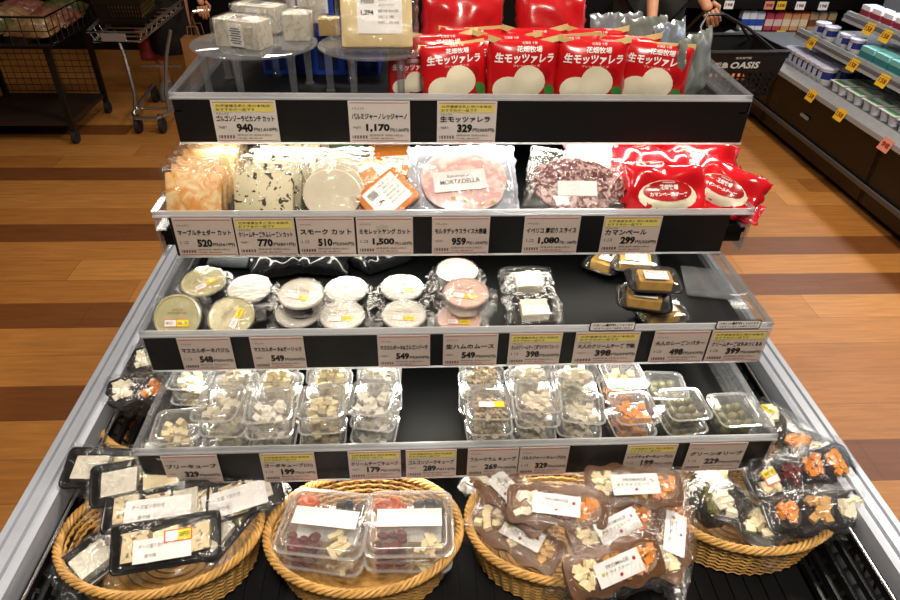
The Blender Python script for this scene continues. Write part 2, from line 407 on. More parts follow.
CARDS = {1: [(214, 278, 'ゴルゴンゾーラピカンテ カット', '940', 1), (349, 410, 'パルミジャーノレッジャーノ', '1,170', 0), (437, 496, '生モッツァレラ', '329', 1)],
 2: [(176, 235, 'マーブルチェダー カット', '520', 0), (236.5, 296, 'クリームチーズラムレーズン カット', '770', 1), (298, 355, 'スモーク カット', '510', 0), (357, 413, 'ミモレットヤング カット', '1,500', 0), (432, 489, 'モルタデッラスライス大容量', '959', 0), (523, 578, 'イベリコ 厚切りスライス', '1,080', 0), (601, 658, 'カマンベール', '299', 1)],
 3: [(180, 233, 'マスカルポーネバジル', '548', 0), (252, 305, 'マスカルポーネ&ガーリック', '549', 0), (378, 430, 'マスカルポーネ&ゴルゴンゾーラ', '549', 0), (443, 497, '生ハムのムース', '549', 0), (508, 560, '大人のクリームチーズ3種のドライフルーツ', '398', 1), (573, 636, '大人のクリームチーズ 燻製', '398', 1), (650, 704, '大人のレーズンバター', '498', 0), (706, 761, 'クリームチーズはちみつくるみ', '399', 1)],
 4: [(164, 220, 'ブリーキューブ', '329', 0), (262, 316, 'ゴーダキューブ(小)', '199', 1), (349, 401, 'クリームチーズキューブ', '179', 1), (406, 456, 'ゴルゴンゾーラキューブ', '289', 1), (467, 517, 'フルーツラム キューブ', '269', 0), (518, 566, 'パルミジャーノキューブ(小)', '329', 0), (622, 671, 'レッドチェダーキューブ(小)', '199', 1), (682, 738, 'グリーンオリーブ', '229', 0)]}
TIER = {1: 'top', 2: 'second', 3: 'third', 4: 'lowest'}
ymid = {1: 120, 2: 235, 3: 350, 4: 465}
seen_price = {}
for k, lst in CARDS.items():
    y0, zb, zt = STRIP[k][:3]
    for i, (a, c, nm, pr, nt_) in enumerate(lst):
        xa = PY(a, ymid[k], y0).x; xc = PY(c, ymid[k], y0).x
        lab = 'price card reading %s on the %s shelf edge' % (pr, TIER[k])
        extra = {(3, 1): ', left of the other black-tub 549 cards', (3, 2): ', middle of the three 549 cards', (3, 3): ', beside the first 398 card', (3, 4): ', right beside a 549 card', (3, 5): ', under a black-bordered notice',
                 (4, 0): ', at its left end', (4, 5): ', right beside the 269 card', (4, 1): ', left of the 179 card', (4, 6): ', beside the 229 card'}.get((k, i), '')
        if (k, i) == (3, 1): extra = ', next to the 548 card'
        place(card_kind(xc - xa, (zt - zb) * .97, nm, pr, NOTE if nt_ else None, card_lit if k == 1 else card_m), ('yellow-banded ' if nt_ else 'plain ') + lab + extra, 'price card', T((xa + xc) / 2, y0 - .0022, zb + .0015), 'price cards on the shelf edges')
def notice_kind():
    w, h = .068, .0165; R = RX(90)
    a = MB(); a.loft([rr(w / 2, h / 2, .003, z, 3, 0, h / 2) for z in (-.0006, .0006)], M=R)
    c = MB(); c.loft([rr(w / 2 - .0016, h / 2 - .0016, .002, z, 3, 0, h / 2) for z in (.0006, .0009)], M=R)
    t = MB(); text(t, 'ご好評につき', -.030, .0088, .018, .0038, .0012, M=R, bold=.02); text(t, '品切れ', -.011, .0085, .016, .005, .0012, M=R, bold=.06); text(t, 'しております', .006, .0088, .024, .0038, .0012, M=R, bold=.02)
    text(t, '入荷までしばらくお待ちください', -.029, .0032, .058, .0038, .0012, M=R, bold=.02)
    return ('sold_out_notice', [(None, a.mesh('sold_out_notice', black)), ('face', c.mesh('face', white)), ('printed_text', t.mesh('printed_text', ink))])
NK = notice_kind()
for px, lab in ((612, 'small black-bordered notice standing above the right 398 card'), (737, 'small black-bordered notice standing above the 399 card')):
    p = PY(px, 327, .738); place(NK, lab, 'notice', T(p.x, .737, .9085), 'sold out notices on the third shelf')
#==PART3==
# ================================================================== PRODUCT KINDS
cheese_w = mat('white_cheese', 'efe7cf', .5, var=.05, sss=.1); cheese_y = mat('pale_yellow_cheese', 'ecdcae', .5, var=.06)
cheese_c = mat('cream_cheese', 'f4efe0', .5, var=.04); cheese_o = mat('orange_cheddar', 'e9962f', .45, var=.08); smoke_m = mat('smoked_cheese', 'efe6cc', .35, var=.03, coat=.3)
mimo = mat('mimolette_orange', 'e08420', .4, var=.08, scale=25, coat=.3)
marble = spotted('marbled_cheddar', 'f0cf94', 'e39a45', 55, .52, .10, .45, 1.0, 4, base2='f4e2b4')
raisin = spotted('raisin_cheese', 'ddd3ae', '3a2018', 120, .615, .015, .5, .4, 1)
rumfruit = spotted('fruit_rum_cheese', 'd9c9a0', '6a4630', 160, .56, .05, .5)
bluech = spotted('speckled_cheese', 'dcc9a0', '5d5a4a', 150, .60, .05, .55)
bluech2 = spotted('blue_veined_cheese', 'dad4c2', 'b0afa0', 60, .58, .12, .5, 2, 4)
salami = spotted('marbled_salami', '5a1a1c', 'cfa9a2', 150, .54, .06, .4, .8, 3, coat=.4)
mortad = spotted('mortadella', 'e3b3ae', 'f3dcd6', 60, .55, .08, .35, .8, 3, coat=.5)
olive = mat('green_olive', '6f6a34', .35, var=.15); blackol = mat('black_olive', '16171d', .25, coat=.3)
parm = mat('parmesan', 'dcc793', .55, var=.06); rind = mat('cheese_rind', 'b79a5f', .6)
dried = mat('dried_tomato', '6a1e22', .4, var=.35, coat=.3); salmon = mat('salmon_slices', 'd8683a', .4, var=.25, scale=120, coat=.3)
nut = mat('nut_pieces', 'c89a55', .5, var=.2); apricot = mat('dried_apricot', 'dd8a2c', .35, var=.12, coat=.3)
traybl = mat('black_tray', '131416', .28, coat=.4); traybr = mat('brown_tray', '684322', .45, var=.05)
lid_g = mat('olive_lid', 'b9b287', .3, var=.1, scale=60, coat=.4); lid_w = mat('white_lid', 'd3d0c4', .3, var=.04, coat=.4); lid_p = mat('pink_lid', 'd8b3a4', .3, var=.06, coat=.4)
silverbag = mat('silver_bag', 'a9b0b8', .25, .6, bump=.5, bscale=30); pinkpl = mat('pale_pink_film', 'e8b8b8', .25, bump=.4, coat=.4)
greenbox = mat('green_box_label', '2f8a5c', .35, var=.1, coat=.3); palegreen = mat('pale_green_label', '9cc79a', .4)
graypack = mat('grey_green_pack', '70766f', .3, var=.1, bump=.3, coat=.4)
def cubes(mb, n, hx, hy, z0, hz, s, mi=0, seed=0):
    r = random.Random(seed)
    for i in range(n):
        M = T(r.uniform(-hx, hx), r.uniform(-hy, hy), z0 + hz * (i / n) + s * .3) @ RZ(r.uniform(0, 90)) @ RX(r.uniform(-30, 30)) @ RY(r.uniform(-30, 30))
        mb.box((0, 0, 0), (s * r.uniform(.8, 1.1), s, s * r.uniform(.7, 1)), mi, M)
PITCH = .0310
BLK = mat('black_film_bag', '1b1c20', .15, bump=.8, bscale=35, coat=.6)
rimm = clear('clear_rim_highlight', gl=.12, edge=.6, rough=.08, haze=.25)  # whitish haze paints in the highlights along the lid rims
def cup_kind(cm, fill='cubes', seed=0, n=16, sticker=False):
    a = MB(); wt, wb, h = .0330, .026, .0275
    a.loft([rr(wb, wb, .010, .0), rr(wb + .001, wb + .001, .010, .001), rr(wt - .003, wt - .003, .011, h - .003), rr(wt - .003, wt - .003, .011, h - .001), rr(wt, wt, .012, h - .001), rr(wt, wt, .012, h)], c1=False)
    l = MB(); l.loft([rr(wt - .002, wt - .002, .012, h - .0008), rr(wt + .0006, wt + .0006, .012, h - .0005), rr(wt + .0006, wt + .0006, .012, h + .0012), rr(wt - .002, wt - .002, .011, h + .0015)], 1, False, False); l.loft([rr(wt - .007, wt - .007, .009, h + .0043), rr(wt - .008, wt - .008, .009, h + .0046), rr(wt - .0088, wt - .0088, .008, h + .0040)], 1, False, False); l.loft([rr(wt - .003, wt - .003, .011, h + .0016), rr(wt - .0045, wt - .0045, .010, h + .0042), rr(wt - .007, wt - .007, .009, h + .0042), rr(wt - .0085, wt - .0085, .008, h + .003)])
    c = MB()
    if fill == 'olives':
        r = random.Random(seed)
        for k in range(2):
            for i in range(3):
                for j in range(3):
                    M = T((i - 1) * .015 + r.uniform(-.002, .002), (j - 1) * .015 + r.uniform(-.002, .002), .007 + k * .0085) @ RZ(r.uniform(0, 180)) @ RX(r.uniform(-60, 60))
                    c.ball((0, 0, 0), (.0072, .0072, .0085), 0, 10, M)
        mats = olive
    elif fill == 'bits': cubes(c, n * 3, .020, .020, .003, .018, .0075, 0, seed); mats = cm
    else: cubes(c, int(n * 1.3), .0175, .0175, .004, .0155, .0098, 0, seed); mats = cm
    nm = 'olives' if fill == 'olives' else 'cheese_cubes'
    p = [('cup', a.mesh('cup', cup_m)), ('lid', l.mesh('lid', [cup_m, rimm], .5)), (nm, c.mesh(nm, mats))]
    if sticker:
        s = MB(); s.box((-.006, -.006, h + .0035), (.022, .010, .0004), 0); s.box((.012, -.006, h + .0035), (.014, .010, .0005), 1); p.append(('discount_sticker', s.mesh('discount_sticker', [white, sky])))
    return ('cheese_cup' if fill != 'olives' else 'olive_cup', p)
def film_over(w, d, h, seed, edge=.006, nx=22, ny=14, margin=.010):
    m = MB(); pillow(m, w + 2 * margin, d + 2 * margin, h, .0015, nx, ny, 4, .004, 45, seed, edge=edge, q=.4); m.v = [v - Vector((0, d / 2 + margin, -.001)) for v in m.v]; return m
def tub_kind(lidm, seed, sticker=True, body=traybl, rot=0):
    R = .0335; h = .0255
    a = MB(); a.lathe([(R * .82, 0), (R * .86, .001), (R * .95, h - .004), (R * .95, h - .001)], 32)
    l = MB(); l.lathe([(R, h - .004), (R + .0005, h - .003), (R, h), (R * .93, h + .0006), (R * .9, h - .0006)], 36)
    r = MB(); r.lathe([(R + .0012, h - .0035), (R + .0016, h - .001), (R + .0006, h + .001), (R * .94, h + .0009)], 36, c0=False, c1=False)
    p = [('tub', a.mesh('tub', body)), ('lid', l.mesh('lid', lidm, .5)), ('lid_rim', r.mesh('lid_rim', cup_m))]
    z = h - .0002
    b = MB(); M = RZ(rot)
    text(b, 'MASCARPONE' if lidm is not lid_p else 'PROSCIUTTO', -.013, .004, .026, .0035, z, bold=.02, M=M); text(b, 'CHEESE', -.008, .009, .016, .003, z, bold=.02, M=M)
    p.append(('printed_text', b.mesh('printed_text', brown_ink)))
    if sticker:
        s = MB(); s.box((-.001, -.009, z), (.034, .0115, .0003), 0, M); s.box((-.009, -.009, z + .0005), (.0165, .0095, .0003), 1, M); s.box((.0085, -.009, z + .0005), (.0165, .0098, .0003), 2, M)
        text(s, '50円引', .002, -.012, .013, .005, z + .0009, 3, .01, M=M); text(s, '割引', -.015, -.011, .009, .004, z + .0009, 3, M=M)
        p.append(('discount_sticker', s.mesh('discount_sticker', [orsk, white, sky, greyink])))
    f = MB()                                                  # shrink film hugging the tub with crumpled ears
    rings = []
    for k, (q, zz) in enumerate(((.86, .001), (1.06, .006), (1.09, .016), (1.06, h + .001), (.9, h + .0022), (.3, h + .0016))):
        rings.append([((R * q + (.0035 * nz(j * .9 + seed, k * .7) if k < 4 else 0)) * math.cos(2 * PI * j / 36), (R * q + (.0035 * nz(j * .9 + seed, k * .7) if k < 4 else 0)) * math.sin(2 * PI * j / 36), zz + .0012 * nz(j * .8, k, seed)) for j in range(36)])
    f.loft(rings, 0, False, True)
    for ang in (155, 22, 205, 338):
        m = T(math.cos(math.radians(ang)) * R * .98, math.sin(math.radians(ang)) * R * .98, .010) @ RZ(ang - 90) @ RX(-12); pillow(f, .032, .017, .004, .002, 12, 8, 3, .006, 110, seed + ang, 0, 0, .006, m)
    p.append(('shrink_film', f.mesh('shrink_film', film, 1.2)))
    return ('cheese_tub', p)
def slab_kind(nm, part, m, w, h, t, seed, shape='box', label=None, labm=white, wrap=film, n=40):
    b = MB()
    if shape == 'box': b.loft([rr(w / 2 - e, h / 2 - e, .003, z, 2, 0, h / 2) for e, z in ((.001, 0), (0, .001), (0, t - .001), (.001, t))])
    elif shape == 'round':
        b.loft([[((w / 2 - e) * math.cos(2 * PI * j / n) , h / 2 + (h / 2 - e) * math.sin(2 * PI * j / n), z) for j in range(n)] for e, z in ((.001, 0), (0, .001), (0, t - .0012), (.0012, t))])
    elif shape == 'blob':
        b.loft([[((w / 2 - e) * (1 + .13 * math.sin(2 * th + 1) + .05 * math.sin(5 * th)) * math.cos(th), h / 2 + (h / 2 - e) * (1 + .06 * math.sin(3 * th)) * math.sin(th), z + .002 * nz(th * 3, e)) for th in (2 * PI * j / n for j in range(n))] for e, z in ((.002, 0), (0, .001), (0, t - .002), (.004, t))])
    p = [(part, b.mesh(part, m))]
    if label:
        l = MB(); x, y, lw, lh, ro, kind = label
        M = T(x, y, t + .0012) @ RZ(ro); l.box((0, 0, 0), (lw, lh, .0005), 0, M)
        if kind == 'ship':
            for i in range(14): l.box((-lw * .40 + i * lh * .022, lh * .26, .0004), (lh * .010 if i % 3 else lh * .016, lh * .24, .0003), 1, M)
            for i, s_ in enumerate(('内容量 150g', '種類別 チーズ', '保存方法 10℃以下', '賞味期限', '加工者', '原材料名 生乳 食塩')): text(l, s_, -lw * .04, lh * (.33 - i * .125), lw * (.46 if i % 2 else .36), lh * .065, .0004, 2, 0, M=M)
            text(l, '1,294', -lw * .42, -lh * .12, lw * .28, lh * .13, .0004, 1, .04, M=M)
        elif kind: text(l, kind, -lw * .38, -lh * .25, lw * .76, lh * .24, .0005, 2, .01, M=M)
        p.append(('paper_label', l.mesh('paper_label', [labm, ink, greyink])))
    if wrap:
        f = MB(); pillow(f, w + .022, h + .022, t + .0045, .003, 20, 16, 5, .0035, 50, seed, edge=.005, q=.3); f.v = [v - Vector((0, .011, 0)) for v in f.v]; p.append(('wrap', f.mesh('wrap', wrap, 1.2)))
    return (nm, p)
def wedge_kind(seed, w, d, h, label, m=bluech2):
    """a wrapped cheese block lying on the stand, long side along x"""
    b = MB(); k = rnd.uniform(.75, .95)
    b.loft([[(-w / 2, -d / 2, z), (w / 2, -d / 2 * k, z), (w / 2, d / 2 * k, z), (-w / 2, d / 2, z)] for z in (0, h)])
    p = [('cheese', b.mesh('cheese', m))]
    if label:
        l = MB(); l.box((w * .02, -d / 2 * .97 - .0016, h * .5), (w * .34, .0006, h * .86), 0)
        for i in range(7): l.box((w * .02, -d / 2 * .97 - .0021, h * (.2 + .09 * i)), (w * (.26 if i % 2 else .2), .0004, h * .03), 1)
        p.append(('paper_label', l.mesh('paper_label', [white, greyink]))); l = MB(); l.box((0, 0, h + .0014), (w * .5, d * .6, .0006), 0)
        for i in range(5): l.box((-w * .05, -d * .2 + i * d * .09, h + .002), (w * .3, d * .03, .0004), 1)
        p.append(('paper_label', l.mesh('paper_label', [white, greyink])))
    f = MB(); e = .003
    def rg(z, q): return [((x + q * (1 if x > 0 else -1)) + .0025 * nz(x * 80 + seed, y * 80, z * 90), (y + q * (1 if y > 0 else -1)) + .0025 * nz(x * 90, y * 90 + seed, z * 80), z + .002 * nz(x * 99, y * 99, seed)) for x, y in [(w / 2 * a, d / 2 * c) for a, c in [(i / 4 - 1, -1) for i in range(8)] + [(1, i / 3 - 1) for i in range(6)] + [(1 - i / 4, 1) for i in range(8)] + [(-1, 1 - i / 3) for i in range(6)]]]
    f.loft([rg(0, .001), rg(h * .33, e), rg(h * .66, e), rg(h + .0005, e), rg(h + .0036, -.002)]); p.append(('wrap', f.mesh('wrap', film2, 1.2)))
    return ('cheese_wedge', p)
def pouch_kind(seed):
    w, h, t = .096, .092, .017
    b = MB(); fn = pillow(b, w, h * .93, t, t, 22, 18, 3, .0022, 40, seed, edge=.0012, q=.55)
    p = [('foil_bag', b.mesh('foil_bag', red, 1.2))]
    sag = lambda x: -.007 * math.sin((x / w + .5) * PI) + .003 * math.sin(x * 50 + seed)
    g = MB(); vs = []; n = 16
    for i in range(n + 1):
        x = -w / 2 + w * i / n; y = h * .925 + sag(x) * .75
        for yy, zz in ((y - .003, .0032), (y + .004, .0012), (y + .004, -.0012), (y - .003, -.0032)): vs.append((x, yy, zz + .0022 * math.sin(x * 60 + seed)))
    g.loft([vs[i * 4:i * 4 + 4] for i in range(n + 1)]); p.append(('gold_seal', g.mesh('gold_seal', gold)))
    pr = MB(); f2 = lambda x, y: max(fn(x, y), .0005)
    disc(pr, -.021, .024, .020, .017, f2, .0007, 0, .1); disc(pr, .006, .034, .022, .021, f2, .0011, 0, -.3, .03)
    disc(pr, .036, .019, .007, .012, f2, .0008, 1, .2, .1); disc(pr, .026, .045, .009, .008, f2, .0008, 2)
    p.append(('printed_cheese', pr.mesh('printed_cheese', [cream, green, mat('tomato_print', 'a51016', .3)], 1.2), None, 'printed white cheese balls with basil'))
    x = MB(); text(x, '花畑牧場', -.012, .071, .034, .0075, .0010, 0, .02, fn=f2, slant=.1); text(x, '生モッツァレラ', -.040, .0575, .078, .0125, .0010, 0, .035, fn=f2, slant=.1)
    text(x, '北海道 十勝', -.004, .0803, .020, .003, .001, 0, .0, fn=f2); text(x, 'フレッシュチーズ', -.016, .0535, .036, .0028, .001, 0, .0, fn=f2)
    p.append(('printed_text', x.mesh('printed_text', white, 1.2)))
    return ('mozzarella_pouch', p)
def camembert_kind(seed):
    w, h, t = .135, .085, .022
    b = MB(); fn = pillow(b, w, h, t, .012, 28, 20, 4, .010, 34, seed, edge=.010, q=.5); p = [('film_bag', b.mesh('film_bag', redpl, 1.2))]
    f2 = lambda x, y: max(fn(x, y), .0008)
    c = MB(); disc(c, 0, .030, .048, .026, f2, .0008, 0, 0, .02); p.append(('window', c.mesh('window', cream, 1.2), None, 'cream window showing the cheese'))
    o = MB(); disc(o, 0, .038, .040, .017, f2, .0018, 0); q = new_label = p.append(('badge', o.mesh('badge', mat('badge_red', 'b01218', .3, coat=.4), 1.2), None, 'dark red oval badge'))
    x = MB(); text(x, '花畑牧場', -.015, .040, .030, .0085, .0026, 0, .03, fn=f2); text(x, 'カマンベールチーズ', -.030, .029, .060, .0075, .0026, 0, .03, fn=f2); text(x, 'HOKKAIDO', -.010, .0505, .020, .0025, .0026, 0, .02, fn=f2)
    p.append(('printed_text', x.mesh('printed_text', white, 1.2)))
    return ('camembert_bag', p)
def clear_bag_kind(nm, w, h, t, m, seed, lab=None):
    b = MB(); fn = pillow(b, w, h, t, t * .5, 26, 18, 4, .005 if m is not BLK else .011, 35 if m is not BLK else 55, seed, edge=.005, q=.5); p = [('film_bag', b.mesh('film_bag', m, 1.2))]
    if lab:
        f2 = lambda x, y: max(fn(x, y), .0008)
        l = MB(); patch(l, -w * .25, h * .4, w * .25, h * .7, f2, .001); text(l, lab, -w * .2, h * .5, w * .4, h * .1, .0018, 1, .02, fn=f2); p.append(('paper_label', l.mesh('paper_label', [white, greyink], 1.2)))
    return (nm, p)
def tray_pack_kind(seed, w, d, pieces, m, label, sticker, tall=.016):
    a = MB(); h = tall
    a.loft([rr(w / 2 - .006, d / 2 - .006, .006, 0), rr(w / 2 - .003, d / 2 - .003, .008, h - .002), rr(w / 2, d / 2, .009, h), rr(w / 2 - .002, d / 2 - .002, .008, h + .0008), rr(w / 2 - .0045, d / 2 - .0045, .006, h - .001), rr(w / 2 - .008, d / 2 - .008, .005, .003)])
    p = [('tray', a.mesh('tray', traybl))]
    c = MB(); r = random.Random(seed); pw = (w - .024) / pieces
    for i in range(pieces):
        x = -w / 2 + .012 + pw * (i + .5); M = T(x, 0, .004) @ RZ(r.uniform(-4, 4)); k = r.uniform(.7, .95)
        c.loft([[(-pw * .42, -d * .30, z), (pw * .42, -d * .30 * k, z), (pw * .42, d * .30, z), (-pw * .42, d * .30 * k, z)] for z in (0, h * .95)], i % len(m), M=M)
    p.append(('cheese_pieces', c.mesh('cheese_pieces', m)))
    if label:
        l = MB(); lx, lw, lh = label; l.box((lx, -d * .12, h + .0042), (lw, lh, .0005), 0)
        text(l, 'チーズ盛り合わせ', lx - lw * .4, -d * .12 + lh * .1, lw * .5, lh * .18, h + .0048, 1); text(l, '要冷蔵', lx - lw * .3, -d * .12 - lh * .3, lw * .2, lh * .16, h + .0048, 1)
        p.append(('paper_label', l.mesh('paper_label', [white, greyink])))
    if sticker:
        s = MB(); sx = label[0] + .02 if label else .02; s.box((sx, .006, h + .0052), (.036, .016, .0005), 0); s.box((sx - .008, .006, h + .0056), (.016, .013, .0004), 1); s.box((sx + .0085, .006, h + .0056), (.016, .013, .0004), 2)
        text(s, '50円引', sx + .002, .003, .013, .007, h + .006, 3, .03); p.append(('discount_sticker', s.mesh('discount_sticker', [orsk, white, sky, ink])))
    p.append(('film', film_over(w, d, h + .006, seed).mesh('film', film, 1.2)))
    return ('cheese_tray_pack', p)
def lidded_tray_kind(seed, m, label):
    w, d, h = .078, .060, .010
    a = MB(); a.loft([rr(w / 2 - .010, d / 2 - .010, .010, 0), rr(w / 2 - .004, d / 2 - .004, .014, h - .002), rr(w / 2, d / 2, .015, h), rr(w / 2, d / 2, .015, h + .0015), rr(w / 2 - .004, d / 2 - .004, .013, h + .0015), rr(w / 2 - .011, d / 2 - .011, .009, .003)])
    l = MB(); l.loft([rr(w / 2 - .003, d / 2 - .003, .013, h + .0015), rr(w / 2 - .007, d / 2 - .007, .011, h + .010), rr(w / 2 - .012, d / 2 - .012, .009, h + .012)], c0=False)
    c = MB(); c.loft([rr(w * .30, d * .27, .004, z, 2) for z in (.0032, .018)], 0)
    q = MB(); q.box((0, -.004, h + .0126), (w * .42, d * .34, .0005), 0); text(q, '大人のチーズ', -w * .17, 0, w * .34, .005, h + .0130, 1, .02); text(q, 'レーズンバター', -w * .17, -.008, w * .3, .004, h + .0130, 2, .02)
    return ('lidded_cheese_tray', [('tray', a.mesh('tray', traybl)), ('lid', l.mesh('lid', cup_m, .5)), ('cheese', c.mesh('cheese', m)), ('paper_label', q.mesh('paper_label', [white, mat('crimson_print', 'a02040', .5), greyink]))])
def antipasto_kind(seed):
    w, d, h = .124, .108, .026; r = random.Random(seed)
    a = MB(); a.loft([rr(w / 2 - .008, d / 2 - .008, .012, 0), rr(w / 2 - .003, d / 2 - .003, .014, h - .002), rr(w / 2 - .003, d / 2 - .003, .014, h), rr(w / 2, d / 2, .016, h), rr(w / 2, d / 2, .016, h + .002)], c1=False)
    a.bb((-.001, -d / 2 + .008, 0), (.001, d / 2 - .008, h * .8)); a.bb((-w / 2 + .008, -.001, 0), (w / 2 - .008, .001, h * .8))
    l = MB(); l.loft([rr(w / 2 - .002, d / 2 - .002, .016, h + .0012), rr(w / 2 + .0005, d / 2 + .0005, .016, h + .0015), rr(w / 2 + .0005, d / 2 + .0005, .016, h + .0042), rr(w / 2 - .003, d / 2 - .003, .015, h + .0045)], 1, False, False); l.loft([rr(w / 2 - .0082, d / 2 - .0082, .012, h + .0092), rr(w / 2 - .0095, d / 2 - .0095, .011, h + .0095), rr(w / 2 - .0108, d / 2 - .0108, .010, h + .0092)], 1, False, False); l.loft([rr(w / 2, d / 2, .016, h + .004), rr(w / 2 - .005, d / 2 - .005, .014, h + .0045), rr(w / 2 - .008, d / 2 - .008, .012, h + .009), rr(w / 2 - .012, d / 2 - .012, .010, h + .009), rr(w / 2 - .014, d / 2 - .014, .009, h + .0075)])
    s = MB()
    for k in range(7):
        cx, cy = -w * .22 + r.uniform(-.014, .014), d * .25 + r.uniform(-.010, .010); a0 = r.uniform(0, 6)
        s.tube([(cx + .011 * math.cos(a0 + t * .5), cy + .009 * math.sin(a0 + t * .5), .012 + .0018 * k + .001 * t) for t in range(9)], [.003, .0045, .005, .005, .0045, .004, .004, .003, .002], 6)
    o = MB()
    for k in range(9): o.ball((w * .22 + (k % 3 - 1) * .015 + r.uniform(-.002, .002), d * .24 + (k // 3 - 1) * .013, .016 + r.uniform(0, .008)), (.0085, .0075, .0075))
    f = MB()
    for k in range(16): f.ball((-w * .22 + r.uniform(-.019, .019), -d * .24 + r.uniform(-.015, .015), .010 + r.uniform(0, .016)), (.0075, .006, .005), 0, 8, None)
    c = MB()
    for k in range(9): c.box((0, 0, 0), (.022, .007, .007), 0, T(w * .22 + r.uniform(-.010, .010), -d * .25 + r.uniform(-.013, .013), .010 + k * .0017) @ RZ(r.uniform(-70, 70)))
    lb = MB(); lb.box((0, .004, h + .0096), (w * .74, d * .27, .0006), 0)
    return ('antipasto_tray', [('tray', a.mesh('tray', cup_m)), ('lid', l.mesh('lid', [cup_m, rimm], .5)), ('salmon', s.mesh('salmon', salmon)), ('olives', o.mesh('olives', blackol)), ('dried_tomatoes', f.mesh('dried_tomatoes', dried)), ('cheese_sticks', c.mesh('cheese_sticks', cheese_y)), ('paper_label', lb.mesh('paper_label', white))])
def snack_kind(seed, tray, w, d, wells, fills, label, sticker, wavy=.004):
    """long pack with round wells of cheese, nuts and fruit under film"""
    r = random.Random(seed); h = .020; n = 64
    a = MB()
    def out(q, z): 
        pts = []
        for j in range(n):
            th = 2 * PI * j / n; u = math.cos(th); v = math.sin(th); k = (abs(u) ** 6 + abs(v) ** 6) ** (-1 / 6)
            x = u * k * w / 2; y = v * k * d / 2; y += wavy * math.cos(x / w * wells * 2 * PI) * (1 if y > 0 else -1) * (abs(v) * k) ** 8 * -1
            pts.append((x * q[0], y * q[1], z))
        return pts
    a.loft([out((.94, .8), 0), out((.98, .95), h * .8), out((1, 1), h), out((.985, .96), h + .0006)])
    p = [('tray', a.mesh('tray', tray))]
    pw = w * .92 / wells; ws = MB(); rings = MB(); cc = {}
    for i in range(wells):
        x = -w * .46 + pw * (i + .5); ws.lathe([(pw * .44, h + .0008), (pw * .42, h + .0015), (pw * .40, h + .001)], 20, 0, T(x, 0, 0) @ Matrix.Diagonal((1, min(1, d * .42 / (pw * .44)), 1, 1)), True, True)
        mm = fills[i % len(fills)]; c = cc.setdefault(mm.name, (MB(), mm))[0]
        for k in range(12): c.box((0, 0, 0), (pw * .24, pw * .20, pw * .17), 0, T(x + r.uniform(-pw * .29, pw * .29), r.uniform(-d * .24, d * .24), h + .001 + r.uniform(0, .0035)) @ RZ(r.uniform(0, 90)) @ RX(r.uniform(-40, 40)))
    p.append(('well', ws.mesh('well', mat('well_dark_grey', '2a2622', .4) if tray is traybl else mat('well_brown', '8a6a48', .4))))  # flat discs mark the wells: dark grey on black trays, brown on brown
    for kx, (c, mm) in cc.items(): p.append(({'pale_yellow_cheese': 'cheese_pieces', 'nut_pieces': 'nuts', 'dried_apricot': 'dried_apricots', 'dried_tomato': 'dried_fruit', 'white_cheese': 'white_cheese_pieces', 'orange_cheddar': 'cheddar_pieces'}.get(mm.name, 'snack_pieces'), c.mesh(kx, mm)))
    if label:
        l = MB(); M = T(label[0], label[1], h + .0112) @ RZ(label[4]); l.box((0, 0, 0), (label[2], label[3], .0005), 0, M)
        text(l, 'FROMAGE', -label[2] * .25, label[3] * .14, label[2] * .5, label[3] * .16, .0006, 1, .01, M=M); text(l, 'ドライフルーツ', -label[2] * .3, -label[3] * .1, label[2] * .6, label[3] * .16, .0006, 1, .01, M=M)
        for x, y, mi in ((-.36, .0, 3), (.36, .14, 2), (0, -.27, 2)): l.ball((x * label[2], y * label[3], .0006), (.0026, .0026, .0004), mi, 8, M)
        p.append(('paper_label', l.mesh('paper_label', [white, greyink, mat('cherry_red_print', 'a8232b', .5), mat('lime_print', 'b6c23c', .5)])))
    if sticker:
        s = MB(); M = T(-w * .33, d * .02, h + .0098) @ RZ(8); s.box((0, 0, 0), (.024, .021, .0005), 0, M); s.box((0, .006, .0004), (.022, .009, .0005), 1, M); s.box((0, -.0045, .0004), (.022, .009, .0005), 2, M); text(s, '50円引', -.009, .003, .018, .006, .0008, 3, .03, M=M)
        p.append(('discount_sticker', s.mesh('discount_sticker', [orsk, sky, white, ink])))
    p.append(('film', film_over(w, d, h + .0125, seed, .008, 26, 14, .012).mesh('film', film2, 1.2)))
    return ('snack_tray_pack', p)
